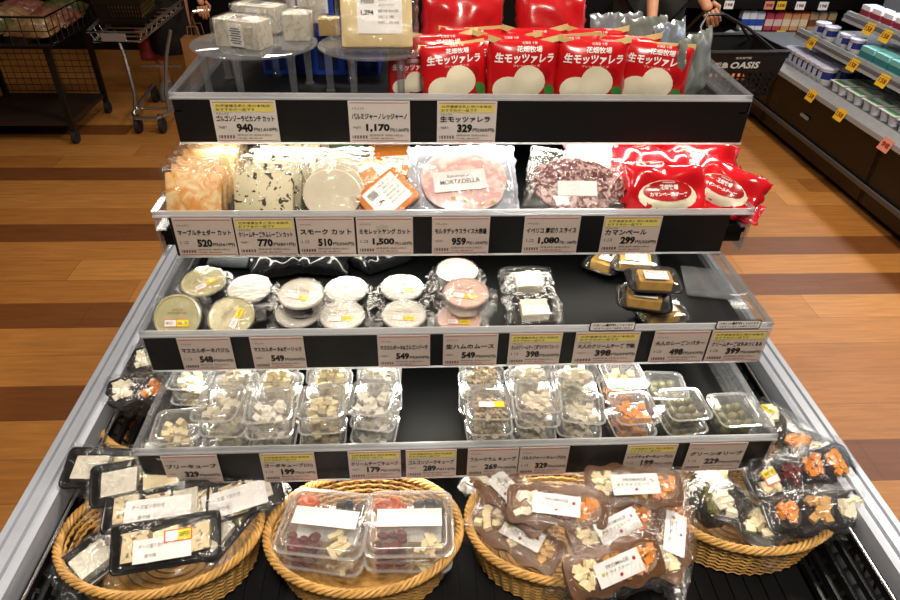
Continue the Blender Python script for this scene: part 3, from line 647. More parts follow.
def basket_kind():
    A, B, hh, n = .137, .099, .079, 46
    def ov(q, z, th, o=0): return Vector(((A * q + o) * math.cos(th), (B * q + o) * math.sin(th), z))
    s = MB()
    for k in range(n):
        th = 2 * PI * k / n; s.tube([ov(.86, .004, th), ov(.905, hh * .3, th), ov(.945, hh * .65, th), ov(.985, hh, th)], .0019, 5)
    for r_ in range(15):
        f = (r_ + .5) / 15; q = .86 + .125 * f
        s.tube([ov(q, .004 + f * (hh - .006), 2 * PI * j / (2 * n), .0028 * math.cos(PI * j / 2 * 2 + (r_ % 2) * PI) * (1 if j % 2 == 0 else 0)) for j in range(2 * n)], .0024, 5, closed=True)
    rm = MB()
    for k in range(4):
        pts = []
        for j in range(160):
            th = 2 * PI * j / 160; ph = 21 * th + k * PI / 2
            c = ov(1.0, hh + .002, th); d = Vector((math.cos(th), math.sin(th), 0)); pts.append(c + d * .0044 * math.cos(ph) + Vector((0, 0, 0.0042 * math.sin(ph))))
        rm.tube(pts, .0026, 6, closed=True)
    b = MB(); b.lathe([(1, .001), (1, .006)], 46, 0, Matrix.Diagonal((A * .86, B * .86, 1, 1)))
    for k in range(10): b.tube([(A * .86 * math.cos(t / 24 * 2 * PI) * (k + .5) / 10, B * .86 * math.sin(t / 24 * 2 * PI) * (k + .5) / 10, .006) for t in range(24)], .002, 4, closed=True)
    return ('wicker_basket', [('woven_side', s.mesh('woven_side', wick)), ('braided_rim', rm.mesh('braided_rim', wick)), ('base', b.mesh('base', wick))])
def riser_kind(rx, ry, h, seed):
    t = MB(); t.lathe([(1, h - .004), (1.015, h - .003), (1.015, h - .001), (1, h)], 48, 0, Matrix.Diagonal((rx, ry, 1, 1)))
    p = [('tabletop', t.mesh('tabletop', acry))]
    for k in range(6):
        th = 2 * PI * k / 6 + seed; x, y = rx * .84 * math.cos(th), ry * .84 * math.sin(th)
        l = MB(); l.lathe([(.0075, 0), (.0075, .004), (.0055, .006), (.0065, h - .012), (.010, h - .004)], 14, 0, T(x, y, 0)); p.append(('leg', l.mesh('leg', acry)))
    return ('display_riser', p)
#==PLACE==
# ================================================================== TOP SHELF
ZR = 1.215
RK = riser_kind(.100, .092, ZR - S[1], .35)
place(RK, 'round clear acrylic riser carrying the wrapped blue cheese wedges', 'display stand', T(-.257, 1.118, S[1]), 'clear risers on the top shelf')
RK2 = riser_kind(.090, .085, ZR - S[1], .1)
place(RK2, 'round clear acrylic riser carrying the large parmesan slab', 'display stand', T(-.063, 1.112, S[1]), 'clear risers on the top shelf')
GW = 'wrapped blue cheese on the left riser'
for i, (px, py, w, d, h, rz, lb, dz, lab) in enumerate((
    (246, 45, .078, .046, .040, -24, 1, 0, 'film-wrapped white wedge with label, foremost on the left riser'),
    (300, 38, .040, .044, .040, -6, 0, 0, 'upright pale wrapped wedge at the right of the left riser front'),
    (262, 29, .080, .042, .040, -22, 1, 0, 'film-wrapped wedge lying directly behind the foremost one'),
    (330, 34, .034, .030, .026, 4, 0, 0, 'small brownish piece of cheese where the two risers meet'),
    (272, 17, .080, .040, .040, -14, 1, 0, 'third labelled wedge from the front on the left riser'),
    (312, 21, .046, .040, .042, 10, 0, 0, 'unlabelled wedge behind the upright pale one'),
    (268, 22, .066, .040, .034, -20, 1, .044, 'wedge stacked on top of the rear wedges of the left riser'))):
    k = wedge_kind(i * 3, w, d, h, lb, rind if i == 3 else bluech2)
    place(k, lab, 'cheese', T(P(px, py, ZR) + Vector((0, 0, dz + .0005))) @ RZ(rz), GW if i != 3 else None)
k = slab_kind('parmesan_slab', 'cheese', parm, .108, .088, .026, 4, 'box', (.005, .052, .068, .066, 0, 'ship'), white, film2)
place(k, 'large pale parmesan slab with printed label leaning on the right riser', 'cheese', lean(378, 1.065, ZR, 68, 2, 0, .004))
b = MB(); b.loft([rr(.105, .06, .008, z) for z in (0, .052)], c1=False); b.loft([rr(.101, .056, .006, z) for z in (.052, .004)], c0=False); b.loft([rr(.107, .062, .009, z) for z in (.046, .053)], c0=False, c1=False)
r2 = MB()
for i in range(9): r2.bb((-.1 + i * .0235, -.0612, .006), (-.088 + i * .0235, -.0602, .042))
place(('plastic_crate', [(None, b.mesh('plastic_crate', bluepl)), ('slot_row', r2.mesh('slot_row', navy))]), 'low blue plastic crate behind the clear risers', 'crate', T(G(326, 1.262, S[1])) @ Matrix.Diagonal((1, 1, 1.45, 1)))
b = MB(); b.loft([rr(.022, .018, .004, z, 2) for z in (0, .118)]); b.loft([rr(.014, .012, .004, z, 2) for z in (.118, .132)])
l = MB(); l.box((0, -.0184, .075), (.030, .0006, .05)); text(l, 'チーズ', -.011, .070, .022, .010, .0190, 1, .03, M=RX(90))
place(('carton', [(None, b.mesh('carton', bluepl)), ('front_label', l.mesh('front_label', [white, bluepl]))]), 'tall blue carton behind the wrapped wedges', 'carton', T(G(325, 1.36, S[1])))
PKS = [pouch_kind(s) for s in (1, 5, 11)]
def sc_(k): return Matrix.Diagonal((k, k, k, 1))
PGN = 'red mozzarella pouches on the top shelf'
for i, (px, Y, L, rz, roll, k, lab) in enumerate((
    (456, 1.040, 74, 8, 3, 1.10, 'red mozzarella pouch with a slumped top, leftmost of the front row'),
    (520, 1.042, 84, 2, 0, 1.19, 'red mozzarella pouch, second from the left in the front row'),
    (586, 1.042, 85, -3, 0, 1.19, 'red mozzarella pouch, third from the left in the front row'),
    (645, 1.044, 84, -14, -3, 1.15, 'red mozzarella pouch beside the grey packs, rightmost of the front row'),
    (445, 1.082, 82, 4, 2, 1.16, 'red mozzarella pouch in second row behind the slumped one'),
    (503, 1.086, 86, -2, 0, 1.16, 'red mozzarella pouch, second from the left in the second row'),
    (561, 1.086, 86, 3, 0, 1.16, 'red mozzarella pouch, third from the left in the second row'),
    (618, 1.088, 86, -4, 0, 1.14, 'red mozzarella pouch, fourth from the left in the second row'),
    (412, 1.078, 86, 8, 0, .80, 'red mozzarella pouch standing under the right riser'),
    (470, 1.128, 86, 0, 0, 1.15, 'red mozzarella pouch at left of the third row'),
    (530, 1.130, 86, 2, 0, 1.15, 'red mozzarella pouch in middle of the third row'),
    (588, 1.130, 86, -2, 0, 1.15, 'red mozzarella pouch at right of the third row'))):
    place(PKS[i % 3], lab, 'cheese pouch', lean(px, Y, S[1], L, rz, roll, .001) @ sc_(k), PGN)
for px, Y, w, h, lab in ((462, 1.24, .15, .13, 'large plain red bag behind the left pouches'), (548, 1.24, .13, .13, 'large plain red bag behind the middle pouches')):
    place(clear_bag_kind('large_red_bag', w, h, .03, red, px), lab, 'bag', lean(px, Y, S[1], 72, 0, 0, .002), 'large red bags at the back of the top shelf')
for i, (px, Y, rz, L, m, lab) in enumerate(((684, 1.06, 48, 84, graypack, 'grey-green flat pack standing edge-on beside the rightmost red pouch'), (694, 1.085, 52, 84, graypack, 'outermost grey-green pack standing by the clear right side'), (664, 1.15, 40, 82, silverbag, 'silvery pack behind the edge-on grey ones'), (640, 1.175, 20, 80, graypack, 'dark crinkled pack standing behind the rightmost red pouch'), (612, 1.21, 10, 80, silverbag, 'shiny silver pack nearest the large red bags'))):
    place(clear_bag_kind('grey_pack', .10, .105, .010, m, 20 + i), lab, 'pack', lean(px, Y, S[1], L, rz, 0, .002), 'grey and silver packs on the top shelf')
# ================================================================== SECOND SHELF
s2 = S[2] + .001
mk = slab_kind('marbled_cheddar_slice', 'cheese', marble, .084, .074, .011, 3)
ORD = ['foremost', 'second', 'third', 'fourth', 'fifth', 'sixth', 'seventh', 'eighth']
for i in range(7):
    place(mk, '%s orange marbled cheddar slice from the front of its leaning row' % ORD[i], 'cheese', lean(197 + i * 5.0, .925 + i * .031, s2, 68 - i, rnd.uniform(-4, 2), rnd.uniform(-2, 3), .003), 'marbled cheddar slices on the second shelf')
rk = slab_kind('raisin_cheese_slice', 'cheese', raisin, .092, .074, .012, 8)
for i in range(6):
    place(rk, '%s raisin-speckled cheese slice from the front of its leaning row' % ORD[i], 'cheese', lean(266 + i * 7.5, .926 + i * .033, s2, 64 - i, rnd.uniform(-3, 3) - 2, rnd.uniform(-4, 1), .003), 'raisin cheese slices on the second shelf')
sk = slab_kind('smoked_cheese_round', 'cheese', smoke_m, .092, .080, .010, 12, 'round')
for i in range(4):
    place(sk, '%s round cream smoked cheese slice of its leaning row' % ORD[i], 'cheese', lean(333 + i * 3, .925 + i * .020, s2, 62, rnd.uniform(-3, 3), 0, .003), 'smoked cheese rounds on the second shelf')
b = MB(); b.lathe([(.041, 0), (.042, .002), (.042, .042), (.041, .044)], 40); g = MB(); g.lathe([(.0425, .006), (.0425, .030)], 40, c0=False, c1=False)
x = MB(); text(x, 'FROMAGE', -.026, .012, .052, .010, 0, 0, .03); x.v = [Vector((.0428 * math.sin(v.x / .042), -.0428 * math.cos(v.x / .042), v.y)) for v in x.v]
place(('round_cheese_box', [(None, b.mesh('round_cheese_box', palegreen)), ('side_label', g.mesh('side_label', greenbox)), ('printed_text', x.mesh('printed_text', ink))]), 'round green cheese box behind the smoked rounds', 'cheese box', T(G(342, 1.155, s2)))
for i, (px, Y, L, rz, roll, w, h, t, lab_, dz, lab) in enumerate((
    (401, .928, 44, 4, 38, .082, .066, .014, (0, .034, .062, .052, 2, 'ship'), .012, 'orange cheese slab standing on its corner with a large printed label'),
    (380, .944, 40, 6, 34, .070, .066, .012, None, .010, 'orange slab half hidden behind the corner-standing labelled one'),
    (378, 1.000, 38, 0, -4, .058, .066, .013, (0, .036, .046, .034, 3, 'ship'), .003, 'orange slab with blank-looking label leaning beside the smoked rounds'),
    (392, 1.070, 34, 0, 3, .070, .060, .013, (.008, .030, .045, .020, 0, 'ship'), .004, 'orange slab with narrow label behind the other labelled ones'),
    (390, 1.13, 50, 0, 0, .075, .060, .022, None, .004, 'thick unlabelled orange slab at the back of its row'))):
    place(slab_kind('orange_cheese_slab', 'cheese', mimo, w, h, t, 30 + i, 'box', lab_, white, film2), lab, 'cheese', lean(px, Y, s2, L, rz, roll, dz), 'orange cheese slabs on the second shelf')
def mort_kind():
    b = MB(); pillow(b, .178, .135, .005, .004, 22, 18, 5, .004, 40, 3, 0, 0, .005, q=.4); p = [('vacuum_bag', b.mesh('vacuum_bag', mat('blue_silver_bag', 'b9c2d0', .2, .3, bump=.6, bscale=25), 1.2))]
    c = MB()
    for k in range(7):
        ox = .004 * math.sin(k * 2.1); oy = .026 - k * .004
        c.loft([[(ox + (.066 - e) * math.cos(2 * PI * j / 44) * (1 + .02 * math.sin(j)), .052 + oy + (.050 - e) * math.sin(2 * PI * j / 44), .005 + k * .0017 + z + .0006 * math.sin(j * .9)) for j in range(44)] for e, z in ((0, 0), (0, .0012), (.0015, .0018))])
    p.append(('meat_slices', c.mesh('meat_slices', mortad, .5)))
    q = MB()
    for x, y in ((.026, .018), (.044, .022), (-.02, .030), (.0, .025)): q.ball((x, y, .0188), (.004, .0032, .0005), 0, 8)
    p.append(('pistachios', q.mesh('pistachios', mat('pistachio', 'bfb45a', .5))))
    l = MB(); M = T(-.008, .060, .0205) @ RZ(5); l.box((0, 0, 0), (.085, .036, .0006), 0, M); text(l, 'MORTADELLA', -.032, -.006, .064, .008, .0006, 1, .01, M=M); text(l, 'Salumeria', -.02, .006, .036, .005, .0006, 1, M=M)
    p.append(('paper_label', l.mesh('paper_label', [white, greyink])))
    f = MB(); pillow(f, .170, .128, .024, .001, 24, 20, 5, .004, 45, 14, edge=.003, q=.3); f.v = [v + Vector((0, .003, .001)) for v in f.v]; p.append(('film', f.mesh('film', film, 1.2)))
    return ('mortadella_pack', p)
place(mort_kind(), 'large pack of round pink mortadella slices with white name label', 'sliced meat', lean(466, .922, s2, 36, 2, 0, .004))
k = slab_kind('salami_pack', 'salami', salami, .138, .102, .010, 50, 'blob', (.002, .044, .064, .026, 10, None), white, None)
bg = MB(); pillow(bg, .168, .124, .016, .003, 24, 18, 5, .004, 45, 61, edge=.005, q=.35); bg.v = [v - Vector((0, .010, .001)) for v in bg.v]; k[1].append(('vacuum_bag', bg.mesh('vacuum_bag', film2, 1.2)))
place(k, 'vacuum pack of dark marbled salami with a blank white label', 'sliced meat', lean(571, .935, s2, 40, -6, -8, .004))
CK = [camembert_kind(2), camembert_kind(7)]; GC = 'red camembert bags on the second shelf'
for i, (px, Y, L, rz, roll, dz, k, lab) in enumerate((
    (664, .930, 55, -4, 2, .004, 1, 'red cheese bag with cream window and oval badge, foremost of its pile'),
    (652, .985, 42, 4, -6, .012, 1, 'red bag leaning directly behind the foremost camembert bag'),
    (712, .955, 50, -42, -8, .006, .92, 'red bag twisted towards the clear right side of the shelf'),
    (640, 1.06, 48, 6, 5, .010, 1, 'red bag at the back of the pile, nearest the clear pink packs'),
    (690, 1.03, 44, -18, -4, .014, 1, 'red bag at the back of the pile by the right side'))):
    place(CK[i % 2], lab, 'cheese bag', lean(px, Y, s2, L, rz, roll, dz) @ sc_(k), GC)
b = MB(); pillow(b, .10, .05, .010, .008, 18, 12, 4, .004, 40, 77, edge=.005)
place(('small_red_bag', [(None, b.mesh('small_red_bag', redpl, 1.2))]), 'limp red bag end in the clear right corner tray', 'cheese bag', T(.513, .925, s2 + .004) @ RZ(-35) @ RX(16))
for px, Y, lab in ((594, 1.02, 'pale pink film pack behind the salami'), (612, 1.10, 'pale pink film pack at the back, behind its twin')):
    place(clear_bag_kind('pink_pack', .10, .095, .016, pinkpl, px, 'カマンベール'), lab, 'cheese pack', lean(px, Y, s2, 52, 4, 0, .004), 'pale pink packs on the second shelf')
# ================================================================== THIRD SHELF
s3 = S[3] + .0006; R_ = .0335; hT = .0255
TG = [tub_kind(lid_g, 1, True, traybl, 0), tub_kind(lid_g, 4, True, traybl, 25)]; TW = [tub_kind(lid_w, 2, True, traybl, 0), tub_kind(lid_w, 6, False, traybl, 0)]; TP = [tub_kind(lid_p, 3, True, whitepl, -8), tub_kind(lid_p, 9, False, whitepl, 0)]
GT = 'round cheese tubs on the third shelf'
for px, py, k, a, rz, dz, lab in (
    (177, 317, TG[0], 46, 0, 0, 'olive-lidded round tub propped up at the far left, facing the viewer'),
    (231, 316, TG[1], 24, 45, 0, 'tilted olive-lidded tub in front, with a slanted sticker'),
    (203, 281, TG[1], 8, 20, .012, 'olive-lidded tub behind the propped one'),
    (249, 288, TW[1], 4, 0, .004, 'plain shiny white-lidded tub without sticker'),
    (298, 312, TW[1], 4, 0, 0, 'white-lidded tub underneath the stacked stickered tub'),
    (301, 293, TW[0], 6, -20, .029, 'stickered white-lidded tub stacked on another tub'),
    (346, 289, TW[1], 2, 5, 0, 'unstickered white-lidded tub behind another, right of the stack'),
    (342, 315, TW[0], 3, 2, 0, 'stickered white-lidded tub in front of the unstickered one'),
    (402, 287, TW[0], 2, 3, 0, 'rear stickered tub of the pair above the gorgonzola 549 card'),
    (404, 314, TW[0], 3, -4, 0, 'front stickered tub of the pair above the gorgonzola 549 card'),
    (459, 318, TP[0], 3, 4, 0, 'pink-lidded tub at the bottom front of the ham mousse pile'),
    (466, 292, TP[0], 6, -6, .033, 'pink-lidded tub with yellow sticker stacked on top'),
    (457, 270, TP[1], 4, 0, .004, 'unstickered greyish-pink tub behind the ham mousse pile')):
    ar = math.radians(a); z = s3 + R_ * math.sin(ar) + hT * math.cos(ar) + dz
    place(k, lab, 'cheese tub', T(P(px, py, z)) @ RX(a) @ RZ(rz) @ T(0, 0, -hT), GT)
BL = BLK
for i, (px, Y, rz, w, h, lab_, lab) in enumerate(((232, .955, -8, .09, .05, None, 'crumpled clear-grey bag at the back left of the third shelf'), (280, .925, 14, .10, .055, None, 'black glossy bag lying behind the plain shiny tub'), (318, .930, -6, .095, .055, 'チーズ', 'black glossy bag with small label behind the stacked tub'), (352, .955, -38, .08, .045, None, 'black glossy bag slanting behind the unstickered white tub'), (390, .950, 30, .085, .05, 'ブラック', 'rightmost black glossy bag, beside the bare shelf'))):
    place(clear_bag_kind('black_bag', w, h, .024, BL if i else silverbag, 40 + i, lab_), lab, 'bag', lean(px, Y, s3, 14, rz, 0, .009), 'glossy bags at the back of the third shelf')
def white_tray(seed):
    w, d, h = .074, .066, .014
    k = tray_pack_kind(seed, w, d, 1, [spotted('white_cheese_dark_specks', 'ece4cc', '6b6450', 45, .68, .04)], (.002, .040, .020), False, h); return ('white_cheese_tray', k[1])
for px, py, lab in ((528, 284, 'black tray of white cheese under film, the rear one'), (534, 312, 'black tray of white cheese under film, in front of its twin')):
    place(white_tray(px), lab, 'cheese tray', flat(px, py, s3 + .012, 0, 6, 0) @ T(0, 0, -.006), 'white cheese trays on the third shelf')
LK = lidded_tray_kind(3, mat('golden_raisin_butter', 'c99a3c', .5, var=.2, scale=70), True)
for px, py, dz, rz, rx, lab in ((604, 264, .0, 55, 0, 'lidded black tray of golden cheese, rearmost left'), (634, 264, .012, -12, 6, 'lidded black tray with upright white label behind the pile'), (660, 316, .0, 10, 0, 'lidded black tray at the very bottom of the golden cheese pile'), (643, 302, .026, -14, 0, 'lidded black tray in the middle of the golden cheese pile'), (653, 284, .052, -6, 0, 'lidded black tray lying on top of the golden cheese pile')):
    place(LK, lab, 'cheese tray', flat(px, py, s3 + dz + .006, rz, rx) @ T(0, 0, -.005) @ sc_(1.1), 'lidded golden cheese trays on the third shelf')
b = MB(); b.loft([rr(.038, .045, .004, z) for z in (0, .003)]); b.bb((-.038, -.045, .003), (.038, -.042, .010))
place(('acrylic_plate', [(None, b.mesh('acrylic_plate', acry))]), 'loose clear acrylic plate lying on the bare right end of the third shelf', 'plate', flat(706, 283, s3, -12))
# ================================================================== FOURTH SHELF
s4 = S[4] + .0006
KC = {'b': cup_kind(cheese_y, seed=1, n=14), 'g': cup_kind(cheese_y, seed=2), 'c': cup_kind(cheese_c, seed=3), 'w': cup_kind(cheese_w, seed=4, n=14), 'f': cup_kind(rumfruit, 'bits', 5, 14), 'fs': cup_kind(rumfruit, 'bits', 6, 14, True), 'p': cup_kind(cheese_w, seed=7), 'o': cup_kind(cheese_o, seed=8), 'v': cup_kind(olive, 'olives', 9)}
WHAT = {'b': 'brie bits', 'g': 'gouda cubes', 'c': 'cream cheese cubes', 'w': 'white cheese cubes', 'f': 'fruit-rum cheese bits', 'fs': 'fruit-rum cheese bits', 'p': 'pale parmesan cubes', 'o': 'orange cheddar cubes', 'v': 'green olives'}
POS = {1: ['only'], 2: ['lower', 'upper'], 3: ['bottom', 'middle', 'top']}
for px, py, n, k, rz, where in (
    (177, 424, 2, 'b', 3, 'leftmost stack above the 329 brie card'), (222, 403, 3, 'w', -6, 'tilted stack between the brie and gouda cards'), (268, 404, 3, 'c', 2, 'stack left of the gouda 199 card'), (320, 400, 3, 'g', 1, 'stack right of the gouda 199 card'), (374, 397, 3, 'c', -9, 'front stack left of the bare gap'),
    (193, 374, 2, 'b', -2, 'stack behind the leftmost one'), (232, 371, 3, 'w', 2, 'stack behind the tilted one'), (276, 371, 3, 'g', 0, 'stack behind the one left of the gouda card'), (329, 368, 3, 'g', 1, 'stack behind the one right of the gouda card'), (379, 366, 3, 'c', 0, 'rear stack left of the bare gap'),
    (491, 401, 3, 'f', 2, 'front stack above the 269 card'), (538, 394, 3, 'p', -2, 'front stack right of the stickered fruit-rum one'), (582, 406, 2, 'p', -8, 'stack left of the orange cheddar ones'), (482, 368, 3, 'f', 0, 'rear stack right of the bare gap'), (530, 366, 3, 'p', 2, 'rear stack behind the pale parmesan one'), (577, 368, 3, 'p', 0, 'rear stack left of the far orange one'),
    (634, 406, 2, 'o', 3, 'front orange stack above the 199 card'), (624, 373, 2, 'o', 3, 'rear orange stack'), (685, 403, 2, 'v', 4, 'front olive stack above the 229 card')):
    for i in range(n):
        kk = k if not (k == 'f' and i == n - 1 and px == 491) else 'fs'
        z = s4 + n * PITCH; p = P(px, py, z); p.z = s4 + i * PITCH
        p += Vector((rnd.uniform(-.0012, .0012), rnd.uniform(-.001, .001), 0))
        t = RX(5) @ RY(-7) if (px in (374, 222) and i == n - 1) else Matrix.Identity(4)
        if px in (374, 222) and i == n - 1: p.z += .004
        place(KC[kk], '%s cup of %s in %s' % (POS[n][i], WHAT[kk], where), 'cheese cup' if k != 'v' else 'olive cup', T(p) @ RZ(rz + rnd.uniform(-4, 4)) @ t, 'clear cups of %s' % WHAT[kk])
p = P(666, 384, s4 + PITCH); p.z = s4; place(KC['v'], 'clear cup of green olives with shiny lid behind the olive stack', 'olive cup', T(p) @ RZ(-4), 'clear cups of green olives')
p = P(736, 408, s4 + .038); p.z = s4; place(KC['v'], 'single clear cup of green olives at the right end of its shelf', 'olive cup', T(p) @ RZ(3) @ Matrix.Diagonal((1.08, 1.08, 1.25, 1)), 'clear cups of green olives')
# ================================================================== BASKETS AND THEIR PACKS
BK = basket_kind(); zd = .6045; GB = 'oval wicker baskets in the bottom tray'
for x, y, rz, lab in ((-.364, .578, 3, 'oval wicker basket of black cheese trays, front left'), (-.077, .570, 0, 'oval wicker basket holding the clear antipasto trays'), (.210, .575, -2, 'oval wicker basket of brown snack packs'), (.508, .612, 6, 'oval wicker basket of dark snack packs by the right rail'), (-.392, .815, 10, 'wicker basket mostly hidden behind the front left one')):
    place(BK, lab, 'basket', T(x, y, zd) @ RZ(rz), GB)
TPK = [tray_pack_kind(1, .142, .066, 3, [bluech, cheese_y, bluech], (-.004, .074, .030), True), tray_pack_kind(2, .142, .066, 3, [bluech, rumfruit, bluech2], (.004, .088, .036), False), tray_pack_kind(3, .135, .062, 2, [bluech2, cheese_y], None, False)]
GP = 'black cheese trays in the front left basket'
for px, py, z, rz, rx, ry, k, lab in (
    (112, 548, .668, 50, 10, 0, 2, 'black tray peeking out low at the left of the front left basket'),
    (228, 520, .684, 62, 14, 0, 2, 'black tray standing at the right inside the front left basket'),
    (232, 498, .700, 20, 20, 0, 1, 'black tray with blue-veined pieces at the right back of its basket'),
    (158, 508, .706, 7, 16, 0, 1, 'black tray with a wide white label, second from the front in its basket'),
    (168, 543, .700, 9, 26, 0, 0, 'black tray with yellow discount sticker, foremost in its basket'),
    (112, 470, .716, -4, 22, 0, 2, 'black tray lying across the left rim behind the others'),
    (142, 480, .722, 12, 26, 0, 2, 'black tray with dull film beneath the brie price card')):
    place(TPK[k], lab, 'cheese tray', flat(px, py, z + .008, rz, rx, ry) @ T(0, 0, -.008), GP)
AK = [antipasto_kind(3), antipasto_kind(8)]
for px, rz, k, side in ((322, -11, 0, 'left'), (409, -3, 1, 'right')):
    base = P(px, 519, .712)
    for i in range(2):
        place(AK[(k + i) % 2], '%s clear antipasto tray with white band in the %s stack' % (('lower', 'upper')[i], side), 'antipasto tray', T(base.x * .97, base.y, .638 + i * .0365) @ RZ(rz + i * 2), 'clear antipasto trays')
SB = [snack_kind(1, traybr, .142, .060, 3, [cheese_y, nut, apricot], (.0, -.002, .068, .030, 6), False), snack_kind(2, traybr, .142, .060, 3, [cheese_w, dried, apricot], (-.002, .0, .066, .028, -3), False), snack_kind(3, traybr, .142, .060, 3, [cheese_y, cheese_y, nut], (.01, .002, .060, .028, 3), False)]
GS = 'brown snack packs in their basket'
for px, py, z, rz, rx, k, lab in (
    (516, 538, .672, -38, 12, 2, 'brown snack pack lying lowest at the left of its basket'), (668, 540, .672, 62, 10, 0, 'brown snack pack showing only its end at the right rim'), (512, 498, .698, -52, 16, 1, 'brown snack pack at the left rim under the bright shelf light'), (612, 528, .690, 18, 22, 0, 'brown snack pack slanting between the front and rear packs'),
    (556, 508, .712, -7, 24, 1, 'brown snack pack on top at the left, label facing forward'), (632, 488, .712, -6, 18, 0, 'brown snack pack on top at the right rear'), (612, 566, .696, 15, 34, 0, 'brown snack pack hanging over the front rim of its basket')):
    place(SB[k], lab, 'snack pack', flat(px, py, z + .01, rz, rx) @ T(0, 0, -.010), GS)
SD = [snack_kind(5, traybl, .185, .064, 4, [cheese_y, dried, apricot, cheese_o], None, True, .006), snack_kind(6, traybl, .165, .060, 3, [apricot, nut, cheese_w], None, False, .006), snack_kind(7, traybl, .12, .060, 2, [cheese_w, cheese_y], None, False, .005), snack_kind(8, traybl, .11, .055, 2, [cheese_w, apricot], None, False, .005), snack_kind(9, traybl, .12, .060, 2, [olive, cheese_y], None, False, .005)]
GD = 'dark snack packs by the right rail'
for px, py, z, rz, rx, k, lab in (
    (708, 492, .665, 64, 30, 4, 'dark pack deep at the left of the right-hand basket'), (742, 517, .668, -52, 12, 2, 'dark pack with white cheese sloping down into the right-hand basket'), (815, 512, .690, 4, 24, 1, 'dark pack with orange fruit beneath the stickered long one'),
    (798, 473, .706, 13, 24, 0, 'long dark wavy pack with yellow discount sticker on top of the basket')):
    place(SD[k], lab, 'snack pack', flat(px, py, z + .01, rz, rx) @ T(0, 0, -.010), GD)
k5 = snack_kind(11, traybl, .13, .056, 2, [cheese_w, apricot], None, True, .006)
place(k5, 'dark stickered pack wedged between the lowest shelf and right rail', 'snack pack', T(.604, .705, .700) @ RZ(-62) @ RX(14), GD)
GL = 'dark packs in the hidden left basket'
for x, y, z, rz, rx, lab in ((-.470, .835, .700, 4, 14, 'dark pack with white and orange pieces beside the lowest shelf, left'), (-.455, .905, .705, -6, 14, 'dark pack of pale pieces further back beside the lowest shelf, left')):
    place(SD[3], lab, 'snack pack', T(x, y, z) @ RZ(rz) @ RX(rx), GL)
#==P5==
# ================================================================== STORE BEHIND THE DISPLAY
wood_br = mat('brown_board', '2c1d15', .5); wirebl = mat('black_wire', '0f0f10', .4); rubber = mat('dark_rubber', '1a1a1a', .7)
def caster(b, x, y, r=.035, mi=0):
    b.loft([[(x - w_, y + r * math.cos(2 * PI * j / 16), r + r * math.sin(2 * PI * j / 16)) for j in range(16)] for w_ in (-.012, .012)], mi); b.bb((x - .016, y - .008, r), (x + .016, y + .008, r * 2 + .02), mi)
root = new('produce_cart'); root.matrix_world = T(-2.2, 3.9, 0); root['label'] = 'black wheeled wire produce cart with lower board, left of the shopping trolley'; root['category'] = 'cart'
def cp(nm, b, m, par, org, label=None):
    b.v = [v - Vector(org) for v in b.v]; return new(nm, b.mesh(nm, m), par, label)
O = (-2.2, 3.9, 0); x0, x1, y0, y1 = -2.52, -1.93, 3.66, 4.15
for x in (x0, x1):
    for y in (y0, y1):
        b = MB(); b.bb((x - .014, y - .014, .08), (x + .014, y + .014, .60)); cp('leg', b, wirebl, root, O); b = MB(); caster(b, x, y); cp('caster', b, rubber, root, O)
b = MB(); b.bb((x0, y0, .10), (x1, y1, .125)); cp('lower_board', b, wood_br, root, O)
b = MB()
for i in range(14): b.tube([(x0 + (x1 - x0) * i / 13, y1, .13), (x0 + (x1 - x0) * i / 13, y1, .40)], .002, 4)
for i in range(8): b.tube([(x0, y1, .14 + i * .037), (x1, y1, .14 + i * .037)], .002, 4)
cp('mesh_back', b, wirebl, root, O)
b = MB(); bx0, bx1, by0, by1 = -2.62, -1.84, 3.56, 4.22
for z, e in ((.56, .02), (.63, .01), (.70, 0)): b.tube([(bx0 + e, by0 + e, z), (bx1 - e, by0 + e, z), (bx1 - e, by1 - e, z), (bx0 + e, by1 - e, z)], .006 if z != .63 else .003, 5, closed=True)
for i in range(13):
    x = bx0 + (bx1 - bx0) * i / 12
    for y in (by0, by1): b.tube([(x, y, .56), (x, y, .70)], .003, 4)
for i in range(11):
    y = by0 + (by1 - by0) * i / 10
    for x in (bx0, bx1): b.tube([(x, y, .56), (x, y, .70)], .003, 4)
b.bb((bx0 + .02, by0 + .02, .55), (bx1 - .02, by1 - .02, .562)); cp('wire_basket', b, wirebl, root, O)
b = MB(); b.tube([(bx0 + .05, by0 - .03, .665), (bx1 - .30, by0 - .03, .665)], .014, 8); cp('push_handle', b, wood_br, root, O)
prod = [mat('produce_bag_beige', '8a6a48', .4, var=.4, scale=30, bump=.6, coat=.3), mat('produce_bag_pink', '7a4a3c', .4, var=.4, scale=30, bump=.6, coat=.3), mat('produce_bag_green', '4f4c28', .4, var=.4, scale=30, bump=.6, coat=.3)]
names3 = ['beige', 'rosy', 'greenish']
cells = ['front right corner', 'front middle', 'front left', 'middle row right', 'middle row centre', 'middle row left', 'back row right', 'back row centre', 'back row left']
for k in range(9):
    i, j = k % 3, k // 3; b = MB(); pillow(b, .24, .20, .055, .03, 16, 14, 3, .014, 22, k, edge=.006)
    place(('produce_bag', [(None, b.mesh('produce_bag', prod[(i * 2 + j) % 3], 1.2))]), '%s bag of produce in the wire cart, %s' % (names3[(i * 2 + j) % 3], cells[k]), 'produce bag', T(bx1 - .14 - i * .25, by0 + .03 + j * .205, .60) @ RZ(rnd.uniform(-15, 15)) @ RX(8), 'produce bags in the wire cart')
b = MB(); b.bb((-3.3, 3.62, .06), (-2.62, 4.15, .5)); b.bb((-3.25, 3.66, 0), (-2.67, 4.1, .06)); t = MB(); t.bb((-3.32, 3.6, .5), (-2.6, 4.17, .53))
